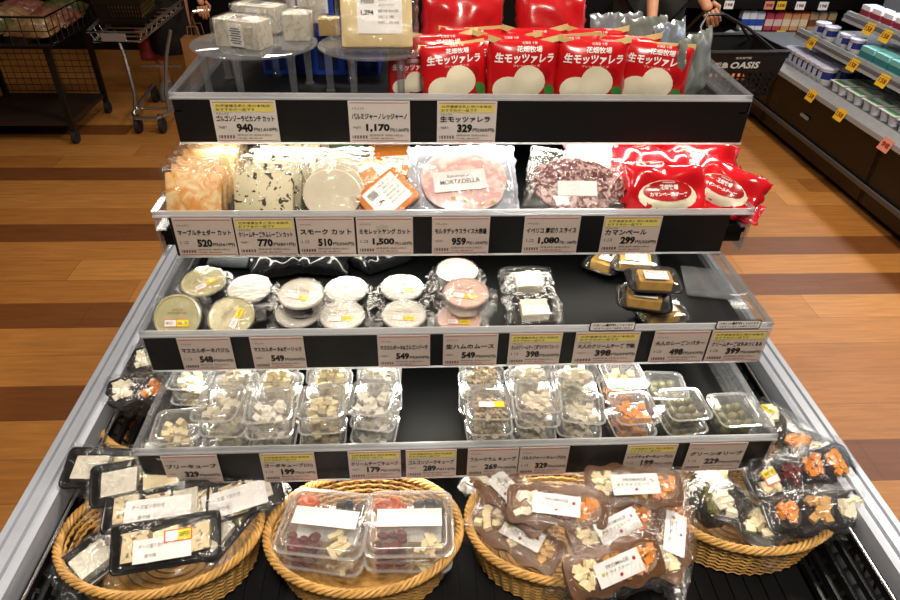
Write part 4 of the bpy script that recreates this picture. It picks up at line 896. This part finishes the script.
O2 = (-2.95, 3.9, 0); root = new('display_bin'); root.matrix_world = T(O2); root['label'] = 'black closed display bin at the far left beside the wire produce cart'; root['category'] = 'display bin'
cp('bin_body', b, blackm, root, O2); cp('top_edge', t, wood_br, root, O2)
O2 = (-2.6, 6.0, 0); root = new('low_counter'); root.matrix_world = T(O2); root['label'] = 'dark low counter far behind the produce cart and trolley'; root['category'] = 'counter'
b = MB(); b.bb((-4.2, 5.6, .0), (-1.15, 6.4, .42)); cp('counter_body', b, blackm, root, O2); b = MB(); b.bb((-4.22, 5.56, .42), (-1.13, 6.42, .46)); cp('countertop', b, wood_br, root, O2)
b = MB(); b.bb((-1.0, 5.9, 0), (1.75, 6.6, .9)); place(('shelf_block', [(None, b.mesh('shelf_block', blackm))]), 'dark shelf block in the distance behind the top shelf', 'shelving', Matrix.Identity(4))
# ---- shopping trolley
O3 = (-1.6, 4.05, 0); root = new('shopping_trolley'); root.matrix_world = T(O3); root['label'] = 'chrome shopping trolley with small wheels beside the produce cart'; root['category'] = 'trolley'
b = MB(); b.tube([(-1.70, 4.36, .11), (-1.66, 3.86, .10), (-1.62, 3.79, .10), (-1.50, 3.79, .10), (-1.46, 3.86, .10), (-1.42, 4.36, .11)], .012, 8); b.tube([(-1.66, 3.95, .10), (-1.46, 3.95, .10)], .009, 6); b.tube([(-1.68, 4.2, .28), (-1.44, 4.2, .28)], .008, 6); cp('base_frame', b, chrome, root, O3)
for x, y in ((-1.63, 3.82), (-1.49, 3.82), (-1.70, 4.36), (-1.42, 4.36)): b = MB(); caster(b, x, y, .045); cp('wheel', b, rubber, root, O3)
for x, s in ((-1.66, -1), (-1.46, 1)): b = MB(); b.tube([(x, 3.9, .10), (x - .01 * s, 3.93, .2), (x + .02 * s, 4.0, .4), (x + .06 * s, 4.05, .53)], .010, 6); cp('upright', b, chrome, root, O3)
b = MB()
for z, e in ((.53, .02), (.58, 0)): b.tube([(-1.75 + e, 3.78, z), (-1.47 - e, 3.78, z), (-1.40 - e, 4.4, z + .05), (-1.78 + e, 4.4, z + .05)], .008, 6, closed=True)
for i in range(9): y = 3.80 + i * .07; zz = .53 + .05 * i / 8; b.tube([(-1.75 - .003 * i, y, zz + .05), (-1.73 - .003 * i, y, zz), (-1.49 + .008 * i, y, zz), (-1.47 + .008 * i, y, zz + .05)], .004, 5)
cp('basket_cradle', b, chrome, root, O3)
b = MB(); b.bb((-1.68, 3.765, .535), (-1.55, 3.772, .575)); cp('front_plate', b, alu, root, O3)
b = MB(); b.tube([(-1.37, 4.40, .14), (-1.36, 4.38, .45), (-1.34, 4.28, .56), (-1.30, 4.22, .595), (-1.22, 4.26, .595)], .011, 8); cp('handle', b, chrome, root, O3)
def basket_box(L, W, Hh, m, textm=None):
    b = MB(); q = .86
    def ring(z): f = q + (1 - q) * z / Hh; return [(-L / 2 * f, -W / 2 * f, z), (L / 2 * f, -W / 2 * f, z), (L / 2 * f, W / 2 * f, z), (-L / 2 * f, W / 2 * f, z)]
    b.loft([ring(0), ring(.006)])
    def band(za, zb): b.loft([ring(za), ring(zb)], 0, False, False)
    for za, zb in ((0, .02), (.035, .043), (.058, .066), (.081, .089), (.104, Hh)): band(za, zb)
    for s in range(4):
        for k in range(15):
            f = (k + .5) / 15; pts = []
            for z in (0, .11):
                r = ring(z); a, c = Vector(r[s]), Vector(r[(s + 1) % 4]); p = a.lerp(c, f); d = (c - a).normalized() * .007; pts.append((p - d, p + d))
            b.add([pts[0][0], pts[0][1], pts[1][1], pts[1][0]], [(0, 1, 2, 3)])
    p = [('basket_body', b.mesh('basket_body', m))]
    r = MB(); r.tube([Vector(v) for v in ring(Hh)], .009, 6, closed=True); p.append(('rim', r.mesh('rim', m)))
    return p
bp = basket_box(.27, .40, .17, wirebl)
place(('shopping_basket', bp), 'black slotted basket sitting in the chrome trolley', 'basket', T(-1.605, 4.08, .60) @ RX(4))
b = MB(); b.loft([rr(.09, .13, .02, z) for z in (.01, .10)]); place(('goods_bag', [(None, b.mesh('goods_bag', mat('yellow_goods', 'c9a23a', .4, var=.3, scale=30, bump=.5)))]), 'yellow packet inside the basket on the trolley', 'packet', T(-1.59, 4.06, .61))
b = MB(); pillow(b, .17, .20, .03, .03, 14, 14, 4, .01, 20, 5); place(('pink_bag', [(None, b.mesh('pink_bag', mat('dusty_pink', 'a2414a', .6), 1.2))]), 'dusty pink bag hanging below the trolley basket', 'bag', T(-1.69, 4.47, .235) @ RX(88))
b = MB(); b.loft([[(x * .085, y * .045, z) for x, y in ((-1, -1), (1, -1), (1, 1), (-1, 1))] for z in (0, .30)], c1=False); b.loft([[(x * .082, y * .042, z) for x, y in ((-1, -1), (1, -1), (1, 1), (-1, 1))] for z in (.30, .004)], c0=False)
h = MB()
for y in (-.045, .045): h.tube([(-.04, y, .29), (-.03, y, .37), (.03, y, .37), (.04, y, .29)], .003, 5)
kraft = mat('kraft_paper', '9a6a3c', .7)
place(('paper_bag', [(None, b.mesh('paper_bag', kraft)), ('bag_handle', h.mesh('bag_handle', kraft))]), 'brown paper bag hanging at the right of the trolley', 'bag', T(-1.34, 4.30, .13))
# ---- people
def evalmesh(me, mods):
    ob = bpy.data.objects.new('tmp', me); COL.objects.link(ob)
    for t_, kw in mods:
        md = ob.modifiers.new('m', t_)
        for k_, v_ in kw.items(): setattr(md, k_, v_)
    bpy.context.view_layer.update(); r = bpy.data.meshes.new_from_object(ob.evaluated_get(bpy.context.evaluated_depsgraph_get())); bpy.data.objects.remove(ob); return r
def skin(J, E, root_):
    ks = list(J); me = bpy.data.meshes.new('sk'); me.from_pydata([J[k][:3] for k in ks], [(ks.index(a), ks.index(c)) for a, c in E], [])
    ob = bpy.data.objects.new('tmp', me); COL.objects.link(ob); ob.modifiers.new('s', 'SKIN'); sv = me.skin_vertices[0].data
    for i, k in enumerate(ks): sv[i].radius = (J[k][3], J[k][4] if len(J[k]) > 4 else J[k][3]); sv[i].use_root = k == root_
    md = ob.modifiers.new('u', 'SUBSURF'); md.levels = 2
    bpy.context.view_layer.update(); r = bpy.data.meshes.new_from_object(ob.evaluated_get(bpy.context.evaluated_depsgraph_get())); bpy.data.objects.remove(ob); return r
skinm = mat('skin', 'c98f6b', .5, var=.05, sss=.1); hairm = mat('black_hair', '15100d', .4)
def person(label, x, y, hgt, face, ha, hb, ea, eb, top, bottom, shoe, skirt, sleeve):
    """standing figure; face = heading in degrees; ha/hb hands, ea/eb elbows in world coordinates (a = figure's own left)"""
    k = hgt / 1.7; fx, fy = math.cos(math.radians(face)), math.sin(math.radians(face)); lx, ly = -fy, fx
    def W(s, f, z): return (x + (lx * s + fx * f) * k, y + (ly * s + fy * f) * k, z * k)
    J = {'pel': W(0, 0, .93) + (.125 * k, .10 * k), 'waist': W(0, 0, 1.06) + (.115 * k, .09 * k), 'chest': W(0, .01, 1.27) + (.135 * k, .10 * k), 'ntop': W(0, 0, 1.42) + (.06 * k,), 'neck': W(0, .01, 1.48) + (.052 * k,), 'headb': W(0, .02, 1.56) + (.07 * k,)}
    E = [('pel', 'waist'), ('waist', 'chest'), ('chest', 'ntop'), ('ntop', 'neck'), ('neck', 'headb')]
    for s, q, hn, el in ((1, 'l', ha, ea), (-1, 'r', hb, eb)):
        J['sh' + q] = W(s * .17, 0, 1.38) + (.052 * k,); J['el' + q] = tuple(el) + (.040 * k,); J['wr' + q] = tuple(Vector(el).lerp(Vector(hn), .78)) + (.026 * k,); J['pa' + q] = tuple(Vector(el).lerp(Vector(hn), .98)) + (.032 * k, .02 * k)
        J['hi' + q] = W(s * .09, 0, .86) + (.085 * k,); J['kn' + q] = W(s * .10, .02, .48) + (.055 * k,); J['an' + q] = W(s * .10, -.02, .09) + (.038 * k,); J['to' + q] = W(s * .11, .12, .04) + (.035 * k,)
        E += [('chest', 'sh' + q), ('sh' + q, 'el' + q), ('el' + q, 'wr' + q), ('wr' + q, 'pa' + q), ('pel', 'hi' + q), ('hi' + q, 'kn' + q), ('kn' + q, 'an' + q), ('an' + q, 'to' + q)]
    m1 = skin(J, E, 'pel'); mb = MB(); mb.add([v.co.copy() for v in m1.vertices], [tuple(p.vertices) for p in m1.polygons])
    hc = Vector(W(0, .03, 1.60)); R0 = RZ(face - 90)
    mb.ball((0, 0, 0), (.073 * k, .092 * k, .112 * k), 0, 20, T(hc) @ R0); mb.ball((0, .092 * k, -.01 * k), (.014 * k, .022 * k, .022 * k), 0, 10, T(hc) @ R0); mb.ball((0, .05 * k, -.075 * k), (.045 * k, .045 * k, .035 * k), 0, 12, T(hc) @ R0)
    for s in (-1, 1): mb.ball((s * .075 * k, 0, -.01 * k), (.012 * k, .02 * k, .03 * k), 0, 10, T(hc) @ R0)
    me = mb.mesh('b', skinm); fing = []
    me = evalmesh(me, [('REMESH', dict(mode='VOXEL', voxel_size=.010)), ('SMOOTH', dict(factor=.5, iterations=3))])
    fm = MB(); fm.add([v.co.copy() for v in me.vertices], [tuple(p.vertices) for p in me.polygons])
    for q, hn, el in (('l', ha, ea), ('r', hb, eb)):                # curled fingers and a thumb grow out of each palm
        d = (Vector(hn) - Vector(el)).normalized(); sd = d.cross(Vector((fx, fy, .3))).normalized(); nrm = d.cross(sd).normalized(); c = Vector(J['pa' + q][:3])
        for i, ln in enumerate((.062, .072, .068, .052)):
            st = c + sd * (i - 1.5) * .017 * k; fm.tube([st, st + d * ln * .55 * k, st + d * ln * .9 * k + nrm * ln * .3 * k, st + d * ln * .85 * k + nrm * ln * .75 * k], [.0095 * k, .0088 * k, .008 * k, .006 * k], 8)
        st = c - d * .03 * k - sd * .028 * k; fm.tube([st, st + d * .03 * k - sd * .02 * k + nrm * .01 * k, st + d * .05 * k - sd * .012 * k + nrm * .03 * k], [.011 * k, .0095 * k, .007 * k], 8)
    for s in (-1, 1):
        fm.ball((s * .030 * k, .083 * k, .012 * k), (.012 * k, .009 * k, .008 * k), 1, 10, T(hc) @ R0)
    fm.ball((0, .089 * k, -.050 * k), (.024 * k, .010 * k, .006 * k), 2, 10, T(hc) @ R0)
    body = fm.mesh('person', [skinm, mat('eye_dark', '1b1512', .2), mat('lips', '9a4f48', .4)], 1.2)
    r = new('person', body); r['label'] = label; r['category'] = 'person'
    hm = MB(); hm.loft([[((.083 * math.cos(2 * PI * j / 24) * q_) * k, (-.012 + .098 * math.sin(2 * PI * j / 24) * q_ - off) * k, z * k) for j in range(24)] for q_, z, off in ((.8, -.10, .05), (.98, -.03, .035), (1.02, .03, .02), (.98, .07, .008), (.75, .105, 0), (.3, .125, 0))], M=T(hc) @ R0); new('hair', hm.mesh('hair', hairm), r)
    def garment(nm, keys, edges, grow, m, rt):
        JJ = {a: J[a][:3] + tuple(g + grow for g in J[a][3:]) for a in keys}; g = skin(JJ, edges, rt); g.materials.clear(); g.materials.append(m)
        g.polygons.foreach_set('use_smooth', [True] * len(g.polygons)); new(nm, g, r)
    J['cl'] = tuple(Vector(J['ell'][:3]).lerp(Vector(J['wrl'][:3]), .9 if sleeve else .0)) + (.038 * k,); J['cr'] = tuple(Vector(J['elr'][:3]).lerp(Vector(J['wrr'][:3]), .9 if sleeve else .0)) + (.038 * k,)
    if sleeve: garment(top[0], ['pel', 'waist', 'chest', 'ntop', 'shl', 'shr', 'ell', 'elr', 'cl', 'cr'], [('pel', 'waist'), ('waist', 'chest'), ('chest', 'ntop'), ('chest', 'shl'), ('chest', 'shr'), ('shl', 'ell'), ('shr', 'elr'), ('ell', 'cl'), ('elr', 'cr')], .018, top[1], 'pel')
    else:
        J['ml'] = tuple(Vector(J['shl'][:3]).lerp(Vector(J['ell'][:3]), .7)) + (.048 * k,); J['mr'] = tuple(Vector(J['shr'][:3]).lerp(Vector(J['elr'][:3]), .7)) + (.048 * k,)
        garment(top[0], ['pel', 'waist', 'chest', 'ntop', 'shl', 'shr', 'ml', 'mr'], [('pel', 'waist'), ('waist', 'chest'), ('chest', 'ntop'), ('chest', 'shl'), ('chest', 'shr'), ('shl', 'ml'), ('shr', 'mr')], .018, top[1], 'pel')
    if skirt:
        s_ = MB(); s_.lathe([(.145 * k, skirt), (.15 * k, skirt + .02), (.15 * k, .7 * k), (.15 * k, 1.0 * k)], 28, 0, T(x, y, 0)); new(bottom[0], s_.mesh(bottom[0], bottom[1]), r)
    else: garment(bottom[0], ['pel', 'hil', 'hir', 'knl', 'knr', 'anl', 'anr'], [('pel', 'hil'), ('pel', 'hir'), ('hil', 'knl'), ('hir', 'knr'), ('knl', 'anl'), ('knr', 'anr')], .018, bottom[1], 'pel')
    for q in 'lr':
        a = Vector(J['an' + q][:3]); t_ = Vector(J['to' + q][:3]); sh_ = MB(); d = (t_ - a); d.z = 0; d.normalize(); M = T(a.x, a.y, 0) @ RZ(math.degrees(math.atan2(d.y, d.x)) - 90)
        sh_.loft([rr(.042 * k, .125 * k, .038 * k, 0, 4, 0, .06 * k), rr(.045 * k, .13 * k, .040 * k, .02 * k, 4, 0, .06 * k), rr(.042 * k, .115 * k, .038 * k, .06 * k, 4, 0, .05 * k), rr(.045 * k, .058 * k, .04 * k, .10 * k, 4, 0, .0)], M=M); new('shoe', sh_.mesh('shoe', shoe), r)
    return r
coat = mat('brown_coat', '7a5330', .8, bump=.3); blackcloth = mat('black_cloth', '131214', .8, bump=.2)
person('person in a brown coat and black skirt behind the trolley, one hand on its handle', -1.57, 4.52, 1.56, -75, (-1.255, 4.25, .61), (-1.78, 4.30, .72), (-1.33, 4.42, .92), (-1.80, 4.50, .98), ('coat', coat), ('skirt', blackcloth), mat('grey_shoe', '6f6a64', .6), .29, True)
person('person in black clothes carrying a black shopping basket beyond the top shelf', 1.17, 3.40, 1.64, -95, (1.325, 3.03, .87), (1.07, 3.02, .79), (1.20, 3.16, 1.06), (1.09, 3.18, 1.00), ('shirt', blackcloth), ('trousers', blackcloth), mat('black_shoe', '121212', .4), 0, False)
bp = basket_box(.43, .30, .20, wirebl)
h = MB()
for y, yy in ((-.13, -.02), (.13, .02)): h.tube([(-.18, y, .19), (-.17, yy * 2, .28), (-.14, yy, .325), (-.06, yy, .325), (.06, yy * 2, .27), (.17, y, .19)], .007, 6)
bp.append(('carry_handle', h.mesh('carry_handle', wirebl)))
x = MB(); M = T(0, -.1325, 0) @ RX(96); lg = mat('grey_white_logo', 'c9c9c6', .5)
text(x, 'OASIS', -.045, .128, .135, .030, 0, 0, .03, M=M, slant=.15); text(x, '阪急', -.118, .130, .066, .027, 0, 0, .03, M=M); text(x, '食品専門館', -.03, .170, .075, .010, 0, 0, .0, M=M)
bp.append(('printed_logo', x.mesh('printed_logo', lg)))
place(('shopping_basket', bp), 'black slotted shopping basket with white lettering, carried behind the top shelf', 'basket', T(1.435, 3.02, .545) @ RZ(4))
b = MB(); pillow(b, .22, .16, .05, .02, 12, 12, 3, .01, 25, 8); place(('goods_bag', [(None, b.mesh('goods_bag', mat('orange_goods', 'c9733a', .4, var=.4, scale=40), 1.2))]), 'orange packet inside the carried black basket', 'packet', T(1.43, 2.95, .60))
# ---- dairy case along the right aisle
dbr = mat('dark_brown_panel', '0c0807', .4); steel = mat('shelf_grey_metal', 'b4b7bb', .35, .4); dwhite = mat('dairy_interior', '6a6d72', .5)
O4 = (2.7, 2.9, 0); root = new('dairy_case'); root.matrix_world = T(O4); root['label'] = 'dark open dairy cabinet along the right aisle with grey metal shelves'; root['category'] = 'dairy cabinet'
b = MB(); b.bb((2.205, .6, .05), (3.5, 4.75, .37)); b.bb((2.26, .65, 0), (3.45, 4.7, .05)); cp('base_cabinet', b, dbr, root, O4)
b = MB(); b.bb((2.185, .6, .125), (2.2, 4.75, .145)); cp('bumper_strip', b, mat('bumper_grey', '4b4846', .4), root, O4)
for yy in (1.7, 2.8, 3.9): b = MB(); b.bb((2.196, yy, .05), (2.2, yy + .006, .34)); cp('panel_joint', b, blackm, root, O4)
b = MB(); b.bb((2.19, 3.42, .235), (2.198, 3.50, .25)); cp('maker_plate', b, alu, root, O4)
b = MB(); b.loft([[(2.198, y, .355), (2.27, y, .355), (2.27, y, .392), (2.26, y, .402), (2.245, y, .400), (2.20, y, .378)] for y in (.6, 4.75)]); cp('front_gutter', b, steel, root, O4)
b = MB(); b.bb((2.27, .6, .37), (3.4, 4.75, .39)); cp('deck', b, dwhite, root, O4)
for X, z in ((2.30, .54), (2.40, .69)):
    b = MB(); b.bb((X, .6, z + .02), (3.3, 4.0 if z < .6 else 3.75, z + .035)); sh = cp('shelf', b, dwhite, root, O4)
    b = MB(); b.loft([[(X - .004, y, z + .0), (X + .012, y, z), (X + .03, y, z + .05), (X + .016, y, z + .05)] for y in (.6, 4.0 if z < .6 else 3.75)]); cp('shelf_edge', b, steel, sh, O4)
b = MB(); b.bb((3.3, .6, .37), (3.4, 4.75, 1.7)); cp('back_panel', b, dwhite, root, O4); b = MB(); b.bb((2.75, .6, 1.6), (3.4, 4.75, 1.7)); cp('canopy', b, dbr, root, O4)
bluel = mat('navy_print', '23307c', .4); capw = mat('yogurt_white', 'e9ecf2', .35)
def yog(cap, seed):
    b = MB(); b.lathe([(.031, 0), (.033, .002), (.039, .070), (.040, .072)], 20); l = MB(); l.lathe([(.0425, .070), (.0425, .076), (.040, .078)], 20); g = MB(); g.lathe([(.0337, .012), (.0385, .060)], 20, c0=False, c1=False)
    w_ = MB(); w_.box((-.0372, 0, .038), (.001, .030, .040))
    return ('yogurt_tub', [(None, b.mesh('yogurt_tub', capw)), ('lid', l.mesh('lid', cap)), ('print_band', g.mesh('print_band', bluel)), ('paper_label', w_.mesh('paper_label', mat('pale_blue_label', 'b9c6e0', .4)))])
YK = yog(mat('pale_lid', 'cfd3ee', .35), 1)
a_, c_ = P(764, 63, .391), P(834, 84, .391); row = ['front', 'second', 'third']
for r_ in range(3):
    for i in range(8):
        p = a_.lerp(c_, i / 7); p.x = 2.312 + r_ * .108; p.z = .391
        place(YK, 'big navy yogurt tub on the dairy deck, %s row, %s from far end' % (row[r_], (ORD + ['ninth'])[i].replace('foremost', 'first')), 'yogurt', T(p) @ sc_(1.22), 'big yogurt tubs on the dairy deck')
b = MB()
for i in (-1, 1):
    for j in (-1, 1): b.lathe([(.022, 0), (.030, .048), (.032, .05)], 14, 0, T(i * .033, j * .033, 0))
t = MB(); t.box((0, 0, .051), (.134, .134, .002)); g = MB()
for i in (-1, 1): g.box((i * .034, 0, .0525), (.030, .10, .001))
FP = ('yogurt_four_pack', [(None, b.mesh('yogurt_four_pack', capw)), ('foil_cover', t.mesh('foil_cover', capw)), ('green_print', g.mesh('green_print', mat('leaf_green_print', '5fae62', .4)))])
for r_ in range(4):
    for i in range(7):
        place(FP, 'green-white yogurt four-pack on the dairy deck, %s row, %s from navy tubs' % ((row + ['fourth'])[r_], ORD[i].replace('foremost', 'first')), 'yogurt pack', T(2.35 + r_ * .142, c_.y - .15 - i * .15, .391), 'yogurt four-packs on the dairy deck')
def boxk(nm, d, m, m2, capm=None):
    b = MB(); b.box((0, 0, d[2] / 2), d); l = MB(); l.box((0, 0, d[2] * .45), (d[0] + .002, d[1] + .002, d[2] * .4)); p = [(None, b.mesh(nm, m)), ('print_band', l.mesh('print_band', m2))]
    if capm: c = MB(); c.loft([[(-d[0] / 2, -d[1] / 2, d[2]), (d[0] / 2, -d[1] / 2, d[2]), (d[0] / 2, d[1] / 2, d[2]), (-d[0] / 2, d[1] / 2, d[2])], [(-d[0] / 2, -.003, d[2] * 1.2), (d[0] / 2, -.003, d[2] * 1.2), (d[0] / 2, .003, d[2] * 1.2), (-d[0] / 2, .003, d[2] * 1.2)]]); p.append(('gable_top', c.mesh('gable_top', capm)))
    return (nm, p)
teal = boxk('teal_dairy_pack', (.11, .11, .07), mat('teal_carton', '7fc3c4', .4), mat('teal_print', '2c7f86', .4)); dk = boxk('dark_dairy_pack', (.10, .10, .07), mat('olive_carton', '5b6248', .4), mat('dark_red_print', '5a2320', .4)); rb = boxk('small_dairy_cup', (.075, .075, .065), capw, mat('red_blue_print', '93344a', .4))
NTH = ['first', 'second', 'third', 'fourth', 'fifth', 'sixth']
for i, Y in enumerate((3.86, 3.76, 3.60, 3.50)): place(YK, 'navy yogurt tub on the middle dairy shelf, %s from the far end' % NTH[i], 'yogurt', T(2.37, Y, .577), 'navy tubs on the middle dairy shelf')
for i in range(5): place(teal, 'teal dairy pack on the middle dairy shelf, %s from the navy tubs' % NTH[i], 'dairy pack', T(2.385, 3.34 - i * .125, .577), 'teal packs on the middle dairy shelf')
for i in range(5): place(rb, 'small red-printed dairy cup on the top dairy shelf, %s from the far end' % NTH[i], 'dairy cup', T(2.465, 3.62 - i * .10, .727), 'red-printed cups on the top dairy shelf')
for i in range(4): place(dk, 'dark olive dairy pack on the top dairy shelf, %s from the red cups' % NTH[i], 'dairy pack', T(2.475, 3.08 - i * .12, .727), 'dark packs on the top dairy shelf')
def tagk(m, s): b = MB(); b.box((0, 0, .03), (.075, .002, .06)); t = MB(); text(t, s, -.028, .018, .056, .024, .0015, 0, .04, M=RX(90)); return ('shelf_tag', [(None, b.mesh('shelf_tag', m)), ('printed_text', t.mesh('printed_text', mat('crimson_ink', '8c2a20', .5)))])
TY = tagk(mat('tag_yellow', 'e8bd2a', .5), '158'); TR = tagk(mat('tag_salmon', 'd98a72', .5), '98'); TWh = tagk(white, '198')
for px, X, z, k, lab in ((813, 2.30, .54, TY, 'far-end yellow tag on the middle dairy shelf edge'), (855, 2.30, .54, TY, 'second yellow tag on the middle dairy shelf edge'), (885, 2.30, .54, TY, 'third yellow tag on the middle dairy shelf edge'), (871, 2.40, .69, TY, 'yellow tag on the upper dairy shelf edge, first of a pair'), (888, 2.40, .69, TY, 'yellow tag on the upper dairy shelf edge, second of a pair'),
    (813, 2.196, .345, TY, 'yellow tag on the dairy gutter below the navy tubs'), (842, 2.196, .345, TY, 'yellow tag on the dairy gutter below the four-packs'), (888, 2.196, .345, TR, 'salmon-coloured tag on the dairy gutter')):
    lo, hi = .6, 4.7
    for _ in range(40):
        Y = (lo + hi) / 2; p = EYE; r_ = Vector((X, Y, z + .03)) - EYE
        px_ = 450 + F * (cx_.x * r_.x + cd.x * r_.y + cu.x * r_.z) / (cx_.z * r_.x + cd.z * r_.y + cu.z * r_.z)
        if px_ > px: lo = Y
        else: hi = Y
    place(k, lab, 'price tag', T(X - .017, Y, z - .012) @ RZ(-90) @ RX(-22), 'price tags on the dairy cabinet')
# ---- milk cooler on the far wall
O5 = (2.5, 5.8, 0); root = new('milk_cooler'); root.matrix_world = T(O5); root['label'] = 'dark milk cooler at the end of the right aisle with rows of cartons'; root['category'] = 'cooler'
zc = PY(780, 31, 5.4).z
b = MB(); b.bb((1.8, 5.4, 0), (4.1, 6.3, zc - .03)); cp('base_cabinet', b, dbr, root, O5); b = MB(); b.bb((1.8, 5.36, zc - .03), (4.1, 6.3, zc)); cp('deck', b, dbr, root, O5)
zu = PY(780, 7, 5.4).z; b = MB(); b.bb((1.8, 5.38, zu), (4.1, 6.2, zu + .03)); sh = cp('shelf', b, dbr, root, O5); b = MB(); b.bb((1.8, 5.37, zu - .01), (4.1, 5.38, zu + .05)); cp('shelf_edge', b, dbr, sh, O5)
b = MB(); b.bb((1.8, 6.2, zc), (4.1, 6.3, 1.6)); cp('back_panel', b, blackm, root, O5)
hC = (zu - zc) * .70
CKs = {'blue': boxk('milk_carton', (.058, .065, hC), capw, mat('milk_blue', '2f4fa8', .4), mat('milk_blue_top', 'c9d3e8', .4)), 'pink': boxk('milk_carton', (.062, .065, hC), mat('rose_carton', 'c04658', .4), mat('rose_pale', 'e6c3b8', .4), mat('rose_carton_top', 'a83848', .4)), 'peach': boxk('milk_carton', (.062, .065, hC), mat('peach_carton', 'dba070', .4), mat('peach_pale', 'ecd2b2', .4), mat('red_cap', 'c8402a', .4)), 'brown': boxk('milk_carton', (.062, .065, hC), mat('buff_carton', 'b99a78', .4), mat('brown_print', '7a4a34', .4), mat('buff_top', 'c4ae92', .4))}
for i, (px, c) in enumerate(((741, 'blue'), (748.5, 'blue'), (756, 'blue'), (765, 'pink'), (773.5, 'pink'), (782, 'peach'), (790.5, 'peach'), (799, 'peach'), (808, 'brown'), (816.5, 'brown'), (826, 'brown'))):
    place(CKs[c], '%s-coloured milk carton in the far cooler, %s of its colour from the left' % (c, NTH[[q for _, q in ((741, 'blue'), (748.5, 'blue'), (756, 'blue'), (765, 'pink'), (773.5, 'pink'), (782, 'peach'), (790.5, 'peach'), (799, 'peach'), (808, 'brown'), (816.5, 'brown'), (826, 'brown'))][:i].count(c)]), 'milk carton', T(G(px, 5.46, zc)), 'milk cartons in the far cooler')
for px, z, k, lab in ((779, zc - .045, TY, 'yellow tag on the far cooler deck under the peach cartons'), (803, zc - .045, TY, 'yellow tag on the far cooler deck under the buff cartons'), (728, zu - .01, TWh, 'white tag at the left of the far cooler shelf'), (768, zu - .01, TR, 'salmon tag on the far cooler shelf'), (780, zu - .01, TY, 'yellow tag on the far cooler shelf'), (799, zu - .01, TWh, 'white tag in the middle of the far cooler shelf'), (822, zu - .01, TWh, 'white tag at the right of the far cooler shelf')):
    place(k, lab, 'price tag', T(G(px, 5.355, z)), 'price tags on the far cooler')
#==TAIL==
# ================================================================== LIGHT
def area(name, loc, sx, sy, power, col, rot=(0, 0, 0), spread=PI):
    l = bpy.data.lights.new(name, 'AREA'); l.shape = 'RECTANGLE'; l.size = sx; l.size_y = sy; l.energy = power; l.color = col; l.spread = spread
    o = bpy.data.objects.new(name, l); o.location = loc; o.rotation_euler = [math.radians(r) for r in rot]; LINK.append(o)
for k, pw in ((1, 1.5), (2, .6), (3, 2.0), (4, .9)):
    y0, zb, zt, x0, x1 = STRIP[k][:5]
    area('shelf_led', ((x0 + x1) / 2, y0 + .025, zb - .001), .86, .014, pw, (1, .95, .84), (-24, 0, 0))
for x, y, p in ((-1.4, 1.2, 20), (1.8, 1.7, 66), (.1, -.3, 58), (-.2, 2.4, 30), (1.6, 4.2, 14), (-2, 4.5, 7)):
    area('ceiling_lamp', (x, y, 2.95), .5, .5, p, (1, .89, .76))
area('dairy_lamp', (2.85, 2.8, 1.58), .1, 3.6, 42, (.9, .95, 1)); area('cooler_lamp', (2.6, 5.7, 1.5), 1.4, .1, 5, (1, .95, .9))
# ================================================================== CAMERA
for o in LINK: COL.objects.link(o)
cam = bpy.data.cameras.new('camera'); co = bpy.data.objects.new('camera', cam); COL.objects.link(co)
cam.sensor_width = 36; cam.lens = F / 900 * 36; cam.clip_start = .02
ex = Vector((cx_.x, cd.x, cu.x)); ey = -Vector((cx_.y, cd.y, cu.y)); ez = -Vector((cx_.z, cd.z, cu.z))
m = Matrix.Identity(4)
for i in range(3): m[i][0] = ex[i]; m[i][1] = ey[i]; m[i][2] = ez[i]; m[i][3] = EYE[i]
co.matrix_world = m; sc.camera = co
w = bpy.data.worlds.new('world'); w.use_nodes = True; sc.world = w
w.node_tree.nodes['Background'].inputs[0].default_value = (1, .85, .7, 1); w.node_tree.nodes['Background'].inputs[1].default_value = .05
sc.view_settings.view_transform = 'Standard'; sc.view_settings.look = 'None'; sc.view_settings.exposure = 0; sc.view_settings.gamma = 1
sc.view_settings.use_curve_mapping = False
sc.cycles.transparent_max_bounces = 40; sc.cycles.max_bounces = 10; sc.cycles.use_denoising = True; sc.cycles.sample_clamp_indirect = 4
sc.cycles.caustics_reflective = False; sc.cycles.caustics_refractive = False
